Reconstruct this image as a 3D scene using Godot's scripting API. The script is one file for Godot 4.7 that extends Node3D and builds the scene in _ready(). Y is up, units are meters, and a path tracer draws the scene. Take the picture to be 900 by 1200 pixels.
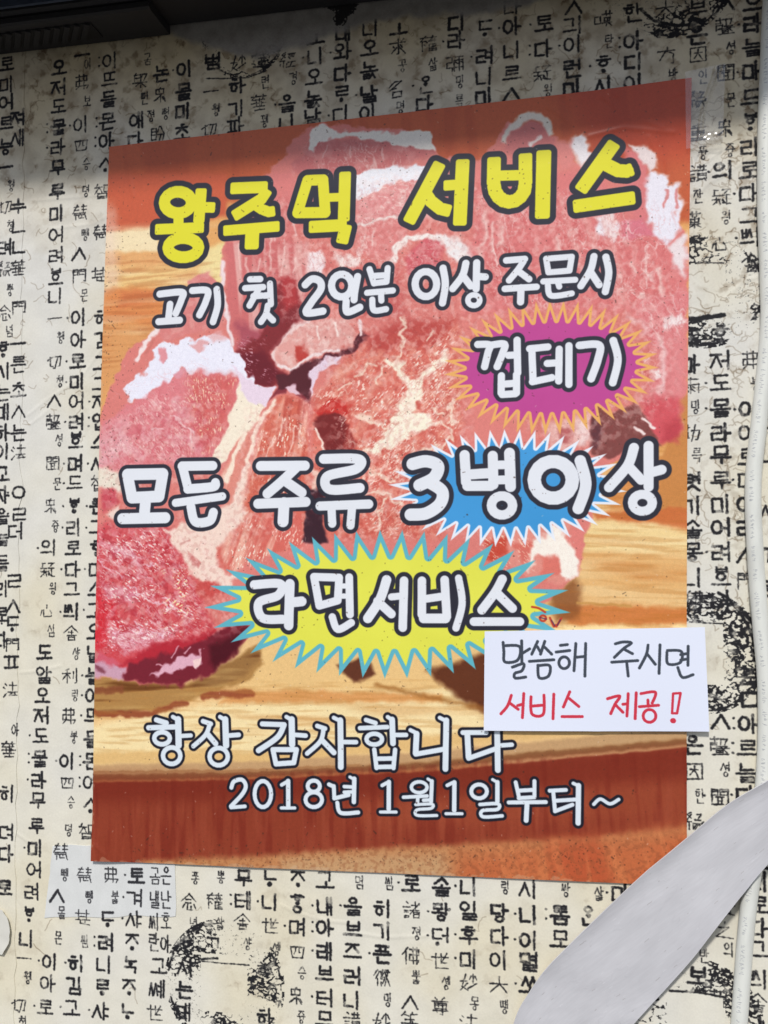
extends Node3D
# A laminated restaurant poster on a wall papered with old printed pages: the wall is the plane z = 0, x right, y up, metres.

const EYE := Vector3(0.1649749, 1.5710587, 0.88212177)
const AXIS_X := Vector3(0.98290652, -0.00579891, -0.18401397)
const AXIS_Y := Vector3(0.01162842, 0.99946356, 0.03061642)
const AXIS_Z := Vector3(0.18373772, -0.03223287, 0.98244669)

# A printed sheet: a pixel grid laid out in metres on the wall plane, with a distance field in which pen strokes are gathered before they are inked.
class Sheet:
	var w: int
	var h: int
	var x0: float
	var y1: float
	var s: float
	var z := 0.0
	var d := PackedFloat32Array()
	var rgb := PackedByteArray()
	var bx0 := 99999
	var by0 := 99999
	var bx1 := -1
	var by1 := -1
	var reach := 2.0

	func _init(ax0: float, ay1: float, ax1: float, ay0: float, step: float, az := 0.0) -> void:
		x0 = ax0
		y1 = ay1
		s = step
		z = az
		w = int(round((ax1 - ax0) / step))
		h = int(round((ay1 - ay0) / step))
		d.resize(w * h)
		d.fill(50.0)
		rgb.resize(w * h * 3)

	# where a sight line of the survey photograph meets the plane at depth z: used to take measurements off the picture
	static func hit(p: Vector2, at := 0.0) -> Vector2:
		var r := AXIS_X * ((p.x - 450.0) / 1050.0) - AXIS_Y * ((p.y - 600.0) / 1050.0) - AXIS_Z
		var k := (at - EYE.z) / r.z
		var q := EYE + r * k
		return Vector2(q.x, q.y - 1.6)

	func at(p: Vector2) -> Vector2:
		var q := hit(p, z)
		return Vector2((q.x - x0) / s, (y1 - q.y) / s)

	func plane(q: Vector2) -> Vector2:
		return Vector2((q.x - x0) / s, (y1 - q.y) / s)

	func unit(p: Vector2) -> float:
		return at(p + Vector2(1, 0)).distance_to(at(p))

	func seg(a: Vector2, b: Vector2, ra: float, rb: float, square := false) -> void:
		var m := maxf(ra, rb) + reach
		var xa := maxi(0, int(minf(a.x, b.x) - m))
		var xb := mini(w - 1, int(maxf(a.x, b.x) + m))
		var ya := maxi(0, int(minf(a.y, b.y) - m))
		var yb := mini(h - 1, int(maxf(a.y, b.y) + m))
		if xa > xb or ya > yb:
			return
		bx0 = mini(bx0, xa)
		bx1 = maxi(bx1, xb)
		by0 = mini(by0, ya)
		by1 = maxi(by1, yb)
		var ux := b.x - a.x
		var uy := b.y - a.y
		var l2 := maxf(ux * ux + uy * uy, 0.0001)
		var l := sqrt(l2)
		var c := ra * 0.38
		var dr := rb - ra
		for y in range(ya, yb + 1):
			var i := y * w + xa
			var py := float(y) + 0.5 - a.y
			for x in range(xa, xb + 1):
				var px := float(x) + 0.5 - a.x
				var v: float
				if square:
					var qa := absf((px * ux + py * uy) / l - l * 0.5) - l * 0.5 + c
					var qp := absf((py * ux - px * uy) / l) - ra + c
					var ma := maxf(qa, 0.0)
					var mp := maxf(qp, 0.0)
					v = sqrt(ma * ma + mp * mp) + minf(maxf(qa, qp), 0.0) - c
				else:
					var t := clampf((px * ux + py * uy) / l2, 0.0, 1.0)
					var ex := px - t * ux
					var ey := py - t * uy
					v = sqrt(ex * ex + ey * ey) - ra - dr * t
				if v < d[i]:
					d[i] = v
				i += 1

	func path(p: PackedVector2Array, r: float, square := false, thin := 1.0) -> void:
		for i in p.size() - 1:
			var a := 1.0 - (1.0 - thin) * float(i) / maxf(1.0, p.size() - 1)
			var b := 1.0 - (1.0 - thin) * float(i + 1) / maxf(1.0, p.size() - 1)
			seg(p[i], p[i + 1], r * a, r * b, square)
			if square and i > 0:
				seg(p[i], p[i] + Vector2(0.01, 0), r, r)

	func fill_poly(p: PackedVector2Array) -> void:   # a filled outline in the distance field
		var lo := p[0]
		var hi := p[0]
		for q in p:
			lo = lo.min(q)
			hi = hi.max(q)
		var xa := maxi(0, int(lo.x - reach))
		var xb := mini(w - 1, int(hi.x + reach))
		var ya := maxi(0, int(lo.y - reach))
		var yb := mini(h - 1, int(hi.y + reach))
		bx0 = mini(bx0, xa)
		bx1 = maxi(bx1, xb)
		by0 = mini(by0, ya)
		by1 = maxi(by1, yb)
		for i in p.size():
			seg(p[i], p[(i + 1) % p.size()], 0.0, 0.0)
		for y in range(ya, yb + 1):
			var cuts := PackedFloat32Array()
			var fy := float(y) + 0.5
			for i in p.size():
				var a := p[i]
				var b := p[(i + 1) % p.size()]
				if (a.y <= fy) != (b.y <= fy):
					cuts.append(a.x + (fy - a.y) / (b.y - a.y) * (b.x - a.x))
			cuts.sort()
			for k in range(0, cuts.size() - 1, 2):
				for x in range(maxi(0, int(ceil(cuts[k] - 0.5))), mini(w, int(ceil(cuts[k + 1] - 0.5)))):
					var i := y * w + x
					d[i] = -minf(absf(d[i]), 20.0)

	func ink(layers: Array, noise: PackedByteArray = PackedByteArray(), rough := 0.0) -> void:   # layers: [offset, colour, strength], widest first
		if bx1 < 0:
			return
		for y in range(by0, by1 + 1):
			for x in range(bx0, bx1 + 1):
				var i := y * w + x
				var v := d[i]
				if v > 40.0:
					continue
				d[i] = 50.0
				if rough > 0.0:
					v += (float(noise[i]) - 128.0) / 128.0 * rough
				for l in layers:
					var k := clampf(0.5 - (v - float(l[0])) * 0.8, 0.0, 1.0) * float(l[2])
					if k > 0.0:
						var c: Color = l[1]
						rgb[i * 3] = int(rgb[i * 3] + (c.r8 - rgb[i * 3]) * k)
						rgb[i * 3 + 1] = int(rgb[i * 3 + 1] + (c.g8 - rgb[i * 3 + 1]) * k)
						rgb[i * 3 + 2] = int(rgb[i * 3 + 2] + (c.b8 - rgb[i * 3 + 2]) * k)
		bx0 = 99999
		by0 = 99999
		bx1 = -1
		by1 = -1

	func texture() -> ImageTexture:
		return ImageTexture.create_from_image(Image.create_from_data(w, h, false, Image.FORMAT_RGB8, rgb))

# The printed photograph on the poster: soft shapes laid over one another.
class Painting:
	var sheet: Sheet
	var r := PackedFloat32Array()
	var g := PackedFloat32Array()
	var b := PackedFloat32Array()
	var n := FastNoiseLite.new()
	var f := FastNoiseLite.new()
	var per := 1.0

	func _init(sh: Sheet, c: Color) -> void:
		sheet = sh
		for a in 1:
			r.resize(sh.w * sh.h)
			g.resize(sh.w * sh.h)
			b.resize(sh.w * sh.h)
		r.fill(c.r8)
		g.fill(c.g8)
		b.fill(c.b8)
		n.seed = 7
		n.frequency = 0.035 * sh.s / 0.001
		n.fractal_octaves = 3
		n.fractal_gain = 0.45
		f.seed = 19
		f.frequency = 0.05 * sh.s / 0.001
		f.fractal_octaves = 3
		f.fractal_gain = 0.4
		per = sh.unit(Vector2(450, 600))

	static func side(p: Vector2, v: PackedVector2Array) -> float:
		var dd := 1e12
		var sgn := 1.0
		var c := v.size()
		var j := c - 1
		for i in c:
			var vi := v[i]
			var vj := v[j]
			var e := vj - vi
			var q := p - vi
			var k := q - e * clampf(q.dot(e) / e.length_squared(), 0.0, 1.0)
			dd = minf(dd, k.length_squared())
			var c1 := p.y >= vi.y
			var c2 := p.y < vj.y
			var c3 := e.x * q.y > e.y * q.x
			if c1 == c2 and c2 == c3:
				sgn = -sgn
			j = i
		return sgn * sqrt(dd)

	static func along(p: Vector2, v: PackedVector2Array) -> float:
		var dd := 1e12
		for i in v.size() - 1:
			var e := v[i + 1] - v[i]
			var q := p - v[i]
			dd = minf(dd, (q - e * clampf(q.dot(e) / e.length_squared(), 0.0, 1.0)).length_squared())
		return sqrt(dd)

	# kind "area", "line", "grain" (streaks along an angle), "fan" (streaks from a centre), "glint"
	func lay(kind: String, pts: PackedVector2Array, col: Color, soft: float, warp: float, strength := 1.0, radius := 0.0, way := Vector2.ZERO, fine := 1.0) -> void:
		var v := PackedVector2Array()
		for p in pts:
			v.append(sheet.at(p))
		var so := maxf(soft * per * 0.75, 0.7)
		var wa := warp * per
		var ra := radius * per
		var lo := v[0]
		var hi := v[0]
		for p in v:
			lo = lo.min(p)
			hi = hi.max(p)
		var m := so + wa + ra + 2.0
		var centre := sheet.at(way) if kind == "fan" else Vector2.ZERO
		var dir := Vector2.RIGHT.rotated(way.x) if kind == "grain" else Vector2.RIGHT
		var w := sheet.w
		for y in range(maxi(0, int(lo.y - m)), mini(sheet.h, int(hi.y + m))):
			for x in range(maxi(0, int(lo.x - m)), mini(w, int(hi.x + m))):
				var p := Vector2(x, y)
				var q := p
				if wa > 0.0:
					q = p + Vector2(n.get_noise_2d(x * 1.6, y * 1.6), n.get_noise_2d(x * 1.6 + 900.0, y * 1.6)) * wa * 1.6
				var dd := (along(q, v) - ra) if kind == "line" else side(q, v)
				if dd > so:
					continue
				var k := smoothstep(so, -so, dd) * strength
				if kind == "grain":
					var u := q.dot(dir)
					var t := q.dot(dir.orthogonal())
					k *= clampf(f.get_noise_2d(u * 0.14 * fine + t * 0.03, t * 1.5 * fine) * 2.2 + f.get_noise_2d(u * 0.05 * fine + 300.0, t * 0.4 * fine), 0.0, 1.0)
				elif kind == "fan":
					var o := q - centre
					k *= clampf(f.get_noise_2d(o.angle() * 210.0 * fine, o.length() * 0.16 * fine) * 2.4, 0.0, 1.0)
				elif kind == "glint":
					var u2 := p.rotated(-way.x)
					k *= clampf((f.get_noise_2d(u2.x * 2.6 * fine, u2.y * 8.0 * fine) - 0.24) * 5.0, 0.0, 1.0) * clampf(n.get_noise_2d(x * 0.9 + 50.0, y * 0.9) * 3.0 + 0.6, 0.0, 1.0)
				elif kind == "vein":
					var u3 := p.rotated(-way.x)
					var wx := n.get_noise_2d(x * 0.8 + 70.0, y * 0.8) * 16.0
					var e1 := absf(f.get_noise_2d(u3.x * 0.30 * fine + wx, u3.y * 0.75 * fine + 40.0))
					var e2 := absf(f.get_noise_2d(u3.x * 0.8 * fine + 500.0, u3.y * 1.7 * fine + wx))
					k *= clampf(maxf(smoothstep(0.075, 0.0, e1), 0.65 * smoothstep(0.09, 0.0, e2)), 0.0, 1.0) * clampf(n.get_noise_2d(x * 0.5 + 50.0, y * 0.5 + 800.0) * 2.2 + 0.55, 0.0, 1.0)
				elif kind == "blotch":
					k *= clampf(n.get_noise_2d(x * fine + 400.0, y * fine) * 3.0, 0.0, 1.0)
				var i := y * w + x
				r[i] += (col.r8 - r[i]) * k
				g[i] += (col.g8 - g[i]) * k
				b[i] += (col.b8 - b[i]) * k

	func image() -> Image:
		var by := PackedByteArray()
		by.resize(sheet.w * sheet.h * 3)
		for i in sheet.w * sheet.h:
			by[i * 3] = clampi(int((r[i] - 150.0) * 1.10 + 151.0), 0, 255)
			by[i * 3 + 1] = clampi(int((g[i] - 150.0) * 1.16 + 147.0), 0, 255)
			by[i * 3 + 2] = clampi(int((b[i] - 150.0) * 1.16 + 147.0), 0, 255)
		return Image.create_from_data(sheet.w, sheet.h, false, Image.FORMAT_RGB8, by)

const LIFT := 1.6          # height of the picture's middle above the street
var wall_sheet: Sheet
var patch_sheet: Sheet
var poster_sheet: Sheet
var note_sheet: Sheet
var org := Vector2.ZERO    # the origin and scale in which the strokes of a piece of lettering are written
var mag := 1.0
var smooth := true      # round lettering: bend the strokes

func _ready() -> void:
	# ---------------------------------------------------------------- camera, sky, sun, exposure
	var cam := Camera3D.new()
	cam.name = "camera"
	cam.transform = Transform3D(Basis(AXIS_X, AXIS_Y, AXIS_Z), EYE)
	cam.fov = rad_to_deg(2.0 * atan(600.0 / 1050.0))
	cam.near = 0.02
	cam.far = 60.0
	add_child(cam)
	cam.current = true
	var env := Environment.new()
	env.tonemap_mode = Environment.TONE_MAPPER_LINEAR
	env.tonemap_exposure = 1.0
	env.background_mode = Environment.BG_SKY
	env.background_energy_multiplier = 0.92
	env.sdfgi_enabled = true
	env.ssao_enabled = true
	env.ssil_enabled = true
	var sky_look := ProceduralSkyMaterial.new()
	sky_look.sky_top_color = Color(0.78, 0.82, 0.90)
	sky_look.sky_horizon_color = Color(0.88, 0.89, 0.92)
	sky_look.ground_horizon_color = Color(0.5, 0.5, 0.5)
	sky_look.ground_bottom_color = Color(0.40, 0.40, 0.40)
	var sky := Sky.new()
	sky.sky_material = sky_look
	env.sky = sky
	var we := WorldEnvironment.new()
	we.name = "world_environment"
	we.environment = env
	add_child(we)
	var sun := DirectionalLight3D.new()
	sun.name = "sun"
	sun.light_color = Color(1.0, 0.985, 0.965)
	sun.light_energy = 0.97
	sun.light_angular_distance = 7.0
	sun.shadow_enabled = true
	sun.basis = Basis.looking_at(Vector3(0.06, -0.743, -0.669), Vector3.UP)
	add_child(sun)
	# ---------------------------------------------------------------- the wall and what is printed on it
	make_wall()
	make_housing()
	make_poster()
	make_note()
	make_tape()
	make_cable()
	make_band()

# ==================================================================== helpers
func tag(o: Node, label: String, category: String) -> void:
	o.set_meta("label", label)
	o.set_meta("category", category)

func look(c: Color, rough: float, tex: Texture2D = null) -> StandardMaterial3D:
	var m := StandardMaterial3D.new()
	m.albedo_color = c
	m.roughness = rough
	m.albedo_texture = tex
	return m

func mesh_of(called: String, m: Mesh, mat: Material, parent: Node = self) -> MeshInstance3D:
	var o := MeshInstance3D.new()
	o.name = called
	o.mesh = m
	o.material_override = mat
	parent.add_child(o, true)
	return o

func pts(t: String) -> PackedVector2Array:
	var r := PackedVector2Array()
	for q in t.split(" ", false):
		var c := q.split(",")
		r.append(Vector2(float(c[0]), float(c[1])))
	return r

func spot(p: Vector2, z := 0.0) -> Vector3:
	var q := Sheet.hit(p, z)
	return Vector3(q.x, q.y, z)

# a thin solid sheet: a grid of points (rows of columns, from the top left), its texture laid out in metres on the sheet
func solid_sheet(rows: Array, thick: float, sh: Sheet = null) -> ArrayMesh:
	var st := SurfaceTool.new()
	st.begin(Mesh.PRIMITIVE_TRIANGLES)
	var nr := rows.size()
	var nc: int = rows[0].size()
	var normals := []
	for j in nr:
		var row := PackedVector3Array()
		for i in nc:
			var dx: Vector3 = rows[j][mini(i + 1, nc - 1)] - rows[j][maxi(i - 1, 0)]
			var dy: Vector3 = rows[mini(j + 1, nr - 1)][i] - rows[maxi(j - 1, 0)][i]
			row.append(dy.cross(dx).normalized())
		normals.append(row)
	var put := func(j: int, i: int, back: bool, nn: Vector3):
		var p: Vector3 = rows[j][i]
		st.set_normal(nn)
		if sh != null:
			st.set_uv(Vector2((p.x - sh.x0) / (sh.s * sh.w), (sh.y1 - (p.y)) / (sh.s * sh.h)))
		else:
			st.set_uv(Vector2(float(i) / (nc - 1), float(j) / (nr - 1)))
		st.add_vertex(p - (normals[j][i] * thick if back else Vector3.ZERO))
	for j in nr - 1:
		for i in nc - 1:
			for q in [[0, 0], [0, 1], [1, 1], [0, 0], [1, 1], [1, 0]]:
				put.call(j + q[0], i + q[1], false, normals[j + q[0]][i + q[1]])
			for q in [[0, 0], [1, 1], [0, 1], [0, 0], [1, 0], [1, 1]]:
				put.call(j + q[0], i + q[1], true, -normals[j + q[0]][i + q[1]])
	var rim := []
	for i in nc:
		rim.append([0, i])
	for j in range(1, nr):
		rim.append([j, nc - 1])
	for i in range(nc - 2, -1, -1):
		rim.append([nr - 1, i])
	for j in range(nr - 2, 0, -1):
		rim.append([j, 0])
	for k in rim.size():
		var a: Array = rim[k]
		var b: Array = rim[(k + 1) % rim.size()]
		var e: Vector3 = rows[b[0]][b[1]] - rows[a[0]][a[1]]
		var nn: Vector3 = e.cross(normals[a[0]][a[1]]).normalized() * -1.0
		put.call(a[0], a[1], false, nn)
		put.call(a[0], a[1], true, nn)
		put.call(b[0], b[1], true, nn)
		put.call(a[0], a[1], false, nn)
		put.call(b[0], b[1], true, nn)
		put.call(b[0], b[1], false, nn)
	return st.commit()

# a box with chamfered long edges
func slab(lo: Vector3, hi: Vector3, c: float) -> ArrayMesh:
	var st := SurfaceTool.new()
	st.begin(Mesh.PRIMITIVE_TRIANGLES)
	var prof := [Vector2(lo.y + c, lo.z), Vector2(lo.y, lo.z + c), Vector2(lo.y, hi.z - c), Vector2(lo.y + c, hi.z), Vector2(hi.y - c, hi.z), Vector2(hi.y, hi.z - c), Vector2(hi.y, lo.z + c), Vector2(hi.y - c, lo.z)]
	for k in 8:
		var a: Vector2 = prof[k]
		var b: Vector2 = prof[(k + 1) % 8]
		var e := b - a
		var nn := Vector3(0, -e.y, e.x).normalized()
		nn = nn if nn.dot(Vector3(0, (a.x + b.x) / 2 - (lo.y + hi.y) / 2, (a.y + b.y) / 2 - (lo.z + hi.z) / 2)) > 0 else -nn
		var q := [Vector3(lo.x, a.x, a.y), Vector3(hi.x, a.x, a.y), Vector3(hi.x, b.x, b.y), Vector3(lo.x, b.x, b.y)]
		face(st, q, nn)
	for sd in [0, 1]:
		var x := hi.x if sd else lo.x
		var nn := Vector3.RIGHT if sd else Vector3.LEFT
		for k in range(1, 7):
			tri(st, Vector3(x, prof[0].x, prof[0].y), Vector3(x, prof[k].x, prof[k].y), Vector3(x, prof[k + 1].x, prof[k + 1].y), nn)
	return st.commit()

func tri(st: SurfaceTool, a: Vector3, b: Vector3, c: Vector3, nn: Vector3) -> void:
	var turn := (b - a).cross(c - a).dot(nn) > 0.0
	for p in ([a, c, b] if turn else [a, b, c]):
		st.set_normal(nn)
		st.set_uv(Vector2(p.x, p.y))
		st.add_vertex(p)

func face(st: SurfaceTool, q: Array, nn: Vector3) -> void:
	tri(st, q[0], q[1], q[2], nn)
	tri(st, q[0], q[2], q[3], nn)

func noise_bytes(w: int, h: int, sd: int, freq: float, oct := 4, kind := FastNoiseLite.TYPE_SIMPLEX_SMOOTH) -> PackedByteArray:
	var n := FastNoiseLite.new()
	n.seed = sd
	n.noise_type = kind
	n.frequency = freq
	n.fractal_octaves = oct
	var im := n.get_image(w, h, false, false, false)
	im.convert(Image.FORMAT_L8)
	return im.get_data()

# ==================================================================== Hangul from strokes
const LEAD := ["ㄱ", "ㄱㄱ", "ㄴ", "ㄷ", "ㄷㄷ", "ㄹ", "ㅁ", "ㅂ", "ㅂㅂ", "ㅅ", "ㅅㅅ", "ㅇ", "ㅈ", "ㅈㅈ", "ㅊ", "ㅋ", "ㅌ", "ㅍ", "ㅎ"]
const TAIL := ["", "ㄱ", "ㄱㄱ", "ㄱㅅ", "ㄴ", "ㄴㅈ", "ㄴㅎ", "ㄷ", "ㄹ", "ㄹㄱ", "ㄹㅁ", "ㄹㅂ", "ㄹㅅ", "ㄹㅌ", "ㄹㅍ", "ㄹㅎ", "ㅁ", "ㅂ", "ㅂㅅ", "ㅅ", "ㅅㅅ", "ㅇ", "ㅈ", "ㅊ", "ㅋ", "ㅌ", "ㅍ", "ㅎ"]
const VOWEL := "ㅏㅐㅑㅒㅓㅔㅕㅖㅗㅘㅙㅚㅛㅜㅝㅞㅟㅠㅡㅢㅣ"
# strokes as pairs of digits on a ten by ten grid
const JAMO := {
	"ㄱ": "018189", "ㄴ": "111999", "ㄷ": "9111 111999", "ㄹ": "11919515 151999", "ㅁ": "1191991911", "ㅂ": "1119 9199 1595 1999", "ㅅ": "5109 5199", "ㅈ": "0191 5109 5299", "ㅊ": "4060 0393 5309 5499",
	"ㅋ": "118189 1585", "ㅌ": "9111 111999 1595", "ㅍ": "0191 3139 7179 0999", "ㅎ": "3070 0393",
	"ㅏ": "3039 3595", "ㅐ": "1019 6069 1565", "ㅑ": "3039 3393 3797", "ㅒ": "1019 6069 1363 1666", "ㅓ": "7079 0575", "ㅔ": "4049 8089 0545", "ㅕ": "7079 0373 0676", "ㅖ": "4049 8089 0343 0646", "ㅣ": "5059",
	"ㅗ": "5157 0797", "ㅛ": "3137 7177 0797", "ㅜ": "0292 5259", "ㅠ": "0292 3239 7279", "ㅡ": "0595"}
# odd syllables of the old print: lead, vowel, tail
const OLD := {"A": ["ㄷ", "ㆍ", ""], "B": ["ㅸ", "ㆍ", ""], "C": ["ㅸ", "ㅡ", ""], "D": ["ㅅ", "ㆍ", ""], "E": ["ㅎ", "ㆍ", ""], "F": ["ㄱ", "ㆍ", ""], "G": ["ㅈ", "ㆍ", ""], "H": ["ㄴ", "ㆍ", ""], "I": ["ㄹ", "ㆍ", ""],
	"J": ["ㄷ", "ㅓ", "ㆍ"], "K": ["ㅂㅅ", "ㅢ", ""], "M": ["ㅎ", "ㆍ", "ㅇ"], "N": ["ㄴ", "ㆍ", "ㄱ"], "O": ["ㅇ", "ㆍ", "ㄴ"], "S": ["ㅅ", "", ""], "R": ["ㄹ", "", ""], "Q": ["ㅁ", "", ""], "U": ["", "ㅜ", ""], "X": ["", "ㅗ", ""], "Y": ["", "ㅡ", ""], "T": ["ㅇ", "", ""], "P": ["ㅍ", "", ""], "L": ["ㄴ", "", ""], "W": ["ㅗ", "ㅜ", ""]}
const HANJA := {
	"一": "0595", "弗": "118184841417979789 303719 6069", "四": "1292882812 424436 626575", "慧": "1141 1343 3005 6191 6393 7075 1585 1686 8586 2729 464878 6667 8699", "門": "1119 11414414 1242 919888 91515494 6292",
	"切": "0442 222848 52928878 725949", "聲": "0141 2024 0333 0507 0434 3436 5181 5154 8174 4585 5588 8548 1696 3639 6669 3767 3868 1999", "聞": "1119 11414414 1242 919989 91515494 6292 3575 4549 6569 4767 2979", "衆": "2171 7174 2124 2474 4144 5559 4618 6689 3728 7688 5041",
	"疑": "1131 1114 0444 2528 0646 3609 3649 5191 8163 5494 7478 5789 5679 5899", "心": "2417 34388887 5153 7486", "舍": "5004 5094 3464 5357 2686 3739 7779 3777 3979", "利": "4021 0353 3139 3307 3356 7276 909989",
	"智": "2012 0252 3206 3256 6191 9195 6165 6595 2686 2629 8689 2989 2888", "甚": "0292 2026 7076 3474 0696 3638 3899 6668", "槃": "2011 1151 1115 5155 1353 6191 6155 9175 0696 5559 5628 5689",
	"念": "5004 5094 3363 3565 6555 2618 464979 6768 8698", "薩": "0191 3003 7073 1319 133344 2536 5393 6264 8284 5595 5559 6796 6898 5999 7579", "世": "0393 212999 5156 8156 5686", "尊": "2031 7061 0292 2383 2326 8386 2686 2484 4345 6365 1797 666959 3738",
	"諸": "2031 0343 1535 1636 1838 1819 3839 1939 5292 7075 4595 9147 6696 6669 9699 6999 6797", "佛": "3004 2229 419194444797978988 6069 8089", "微": "2003 3115 2529 4144 5044 6144 4464 4555 4749 6549 8060 7191 8169 6199", "妙": "3017 1749 0444 4509 7075 6153 8193 9548",
	"大": "0494 5054 5409 5499", "讚": "2031 0343 1535 1737 1719 3739 1939 5171 6063 5373 7191 8083 7393 5595 5558 9598 5898 5696 6849 8899", "等": "2002 1142 6052 5191 2474 5357 0696 1888 657969", "蓮": "0191 3002 7072 1415 061627 1899 4393 6368 4585 4547 8587 4787 4686 3898",
	"華": "0191 3003 7073 1383 5259 0595 1787 3437 6467 2989", "經": "3011 1133 3105 0535 2529 0708 4748 5191 6153 5364 7163 8173 9183 5696 7669 4999", "求": "0292 505949 2435 4518 7563 5499 8071", "名": "4013 4080 8015 3454 3639 3686 8689 3989",
	"彌": "0131 3134 0434 0407 0737 3739 5191 7173 4349 4393 9399 7379 5465 5767 8495 8797", "嘆": "0333 0307 3337 0737 4292 6063 8083 5484 5456 8486 5686 7469 4797 7799", "方": "5051 0292 4217 42848979", "因": "1191 1119 9199 1999 3474 5254 5437 5478",
	"緣": "3011 1133 3105 0535 2529 0708 4748 6181 8164 5484 4696 6649 7659 7689 9586", "重": "7021 0292 2484 2426 8486 2686 2585 5059 0999 1878", "漢": "1122 0314 0927 3191 5053 7073 4484 4446 8486 4686 6369 3797 6739 6799", "勒": "0141 1013 3033 1434 1416 3436 1636 2329 0747 5393 938878 7059",
	"法": "1122 0314 0927 4292 6066 3696 6648 4898 7688", "之": "5051 2373 7318 1899", "爾": "1191 5053 1494 1419 9499 5459 3546 3748 6576 6778", "盼": "1118 1141 4148 1343 1545 1848 6053 7095 5595 7569 9589"}

func digits(code: String, x: float, y: float, w: float, h: float) -> Array:
	var r := []
	for q in code.split(" ", false):
		var p := PackedVector2Array()
		for i in range(0, q.length() - 1, 2):
			p.append(Vector2(x + (float(q[i]) / 9.0) * w, y + (float(q[i + 1]) / 9.0) * h))
		r.append(p)
	return r

func ring(cx: float, cy: float, rx: float, ry: float) -> PackedVector2Array:
	var p := PackedVector2Array()
	for i in 19:
		p.append(Vector2(cx + cos(TAU * i / 18.0) * rx, cy + sin(TAU * i / 18.0) * ry))
	return p

func jamo(t: String, x: float, y: float, w: float, h: float) -> Array:
	if t.length() == 2:
		return jamo(t[0], x, y, w * 0.46, h) + jamo(t[1], x + w * 0.54, y, w * 0.46, h)
	if t == "ㅸ":
		return jamo("ㅂ", x + w * 0.1, y, w * 0.8, h * 0.42) + jamo("ㅇ", x + w * 0.2, y + h * 0.5, w * 0.6, h * 0.5)
	if t == "ㅇ":
		return [ring(x + w * 0.5, y + h * 0.5, minf(w * 0.46, h * 0.6), h * 0.45)]
	var r := digits(JAMO[t], x, y, w, h)
	if t == "ㅎ":
		r.append(ring(x + w * 0.5, y + h * 0.7, minf(w * 0.3, h * 0.4), h * 0.27))
	return r

# strokes of a syllable in a unit square
func syllable(ch: String) -> Array:
	var l := ""
	var v := ""
	var t := ""
	if OLD.has(ch):
		l = OLD[ch][0]
		v = OLD[ch][1]
		t = OLD[ch][2]
	else:
		var c := ch.unicode_at(0) - 0xAC00
		if c < 0 or c > 11171:
			return []
		l = LEAD[c / 588]
		v = VOWEL[(c % 588) / 28]
		t = TAIL[c % 28]
	var r := []
	if v == "":
		return jamo(l, 0.05, 0.1, 0.9, 0.8)
	if l == "":
		return digits(JAMO[v], 0, 0.1, 1, 0.8)
	if l == "ㅸ" and v == "ㅡ":
		return jamo("ㅂ", 0.2, 0.0, 0.6, 0.26) + [ring(0.5, 0.53, 0.21, 0.19)] + digits("0595", 0.04, 0.62, 0.92, 0.6)
	if v == "ㆍ":
		r = jamo(l, 0.12, 0.02, 0.76, 0.3 if t else 0.55)
		var yy := 0.48 if t else 0.86
		r.append(PackedVector2Array([Vector2(0.5, yy), Vector2(0.5, yy), Vector2(0.51, yy)]))
		if t:
			r += jamo(t, 0.12, 0.64, 0.76, 0.36)
		return r
	var two := {"ㅘ": "ㅗㅏ", "ㅙ": "ㅗㅐ", "ㅚ": "ㅗㅣ", "ㅝ": "ㅜㅓ", "ㅞ": "ㅜㅔ", "ㅟ": "ㅜㅣ", "ㅢ": "ㅡㅣ"}
	if t == "ㆍ":
		r = jamo(l, 0.0, 0.05, 0.55, 0.6) + digits(JAMO[v], 0.62, 0.0, 0.36, 0.85)
		r.append(PackedVector2Array([Vector2(0.3, 0.95), Vector2(0.3, 0.95), Vector2(0.31, 0.95)]))
		return r
	if two.has(v):
		var a: String = two[v]
		if t == "":
			r = jamo(l, 0.05, 0.02, 0.5, 0.46) + digits(JAMO[a[0]], 0.0, 0.56, 0.66, 0.4) + digits(JAMO[a[1]], 0.7, 0.0, 0.3, 1.0)
		else:
			r = jamo(l, 0.05, 0.0, 0.5, 0.3) + digits(JAMO[a[0]], 0.0, 0.34, 0.66, 0.26) + digits(JAMO[a[1]], 0.7, 0.0, 0.3, 0.62) + jamo(t, 0.12, 0.68, 0.78, 0.32)
	elif v in ["ㅗ", "ㅛ", "ㅜ", "ㅠ", "ㅡ"]:
		if t == "":
			r = jamo(l, 0.14, 0.04, 0.72, 0.5) + digits(JAMO[v], 0.0, 0.6, 1.0, 0.4)
		else:
			r = jamo(l, 0.14, 0.0, 0.72, 0.33) + digits(JAMO[v], 0.0, 0.38, 1.0, 0.26) + jamo(t, 0.14, 0.7, 0.72, 0.3)
	else:
		if t == "":
			r = jamo(l, 0.0, 0.1, 0.56, 0.78) + digits(JAMO[v], 0.6, 0.0, 0.4, 1.0)
		else:
			r = jamo(l, 0.02, 0.02, 0.52, 0.5) + digits(JAMO[v], 0.6, 0.0, 0.4, 0.58) + jamo(t, 0.14, 0.66, 0.78, 0.34)
	return r

var hand := RandomNumberGenerator.new()

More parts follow.
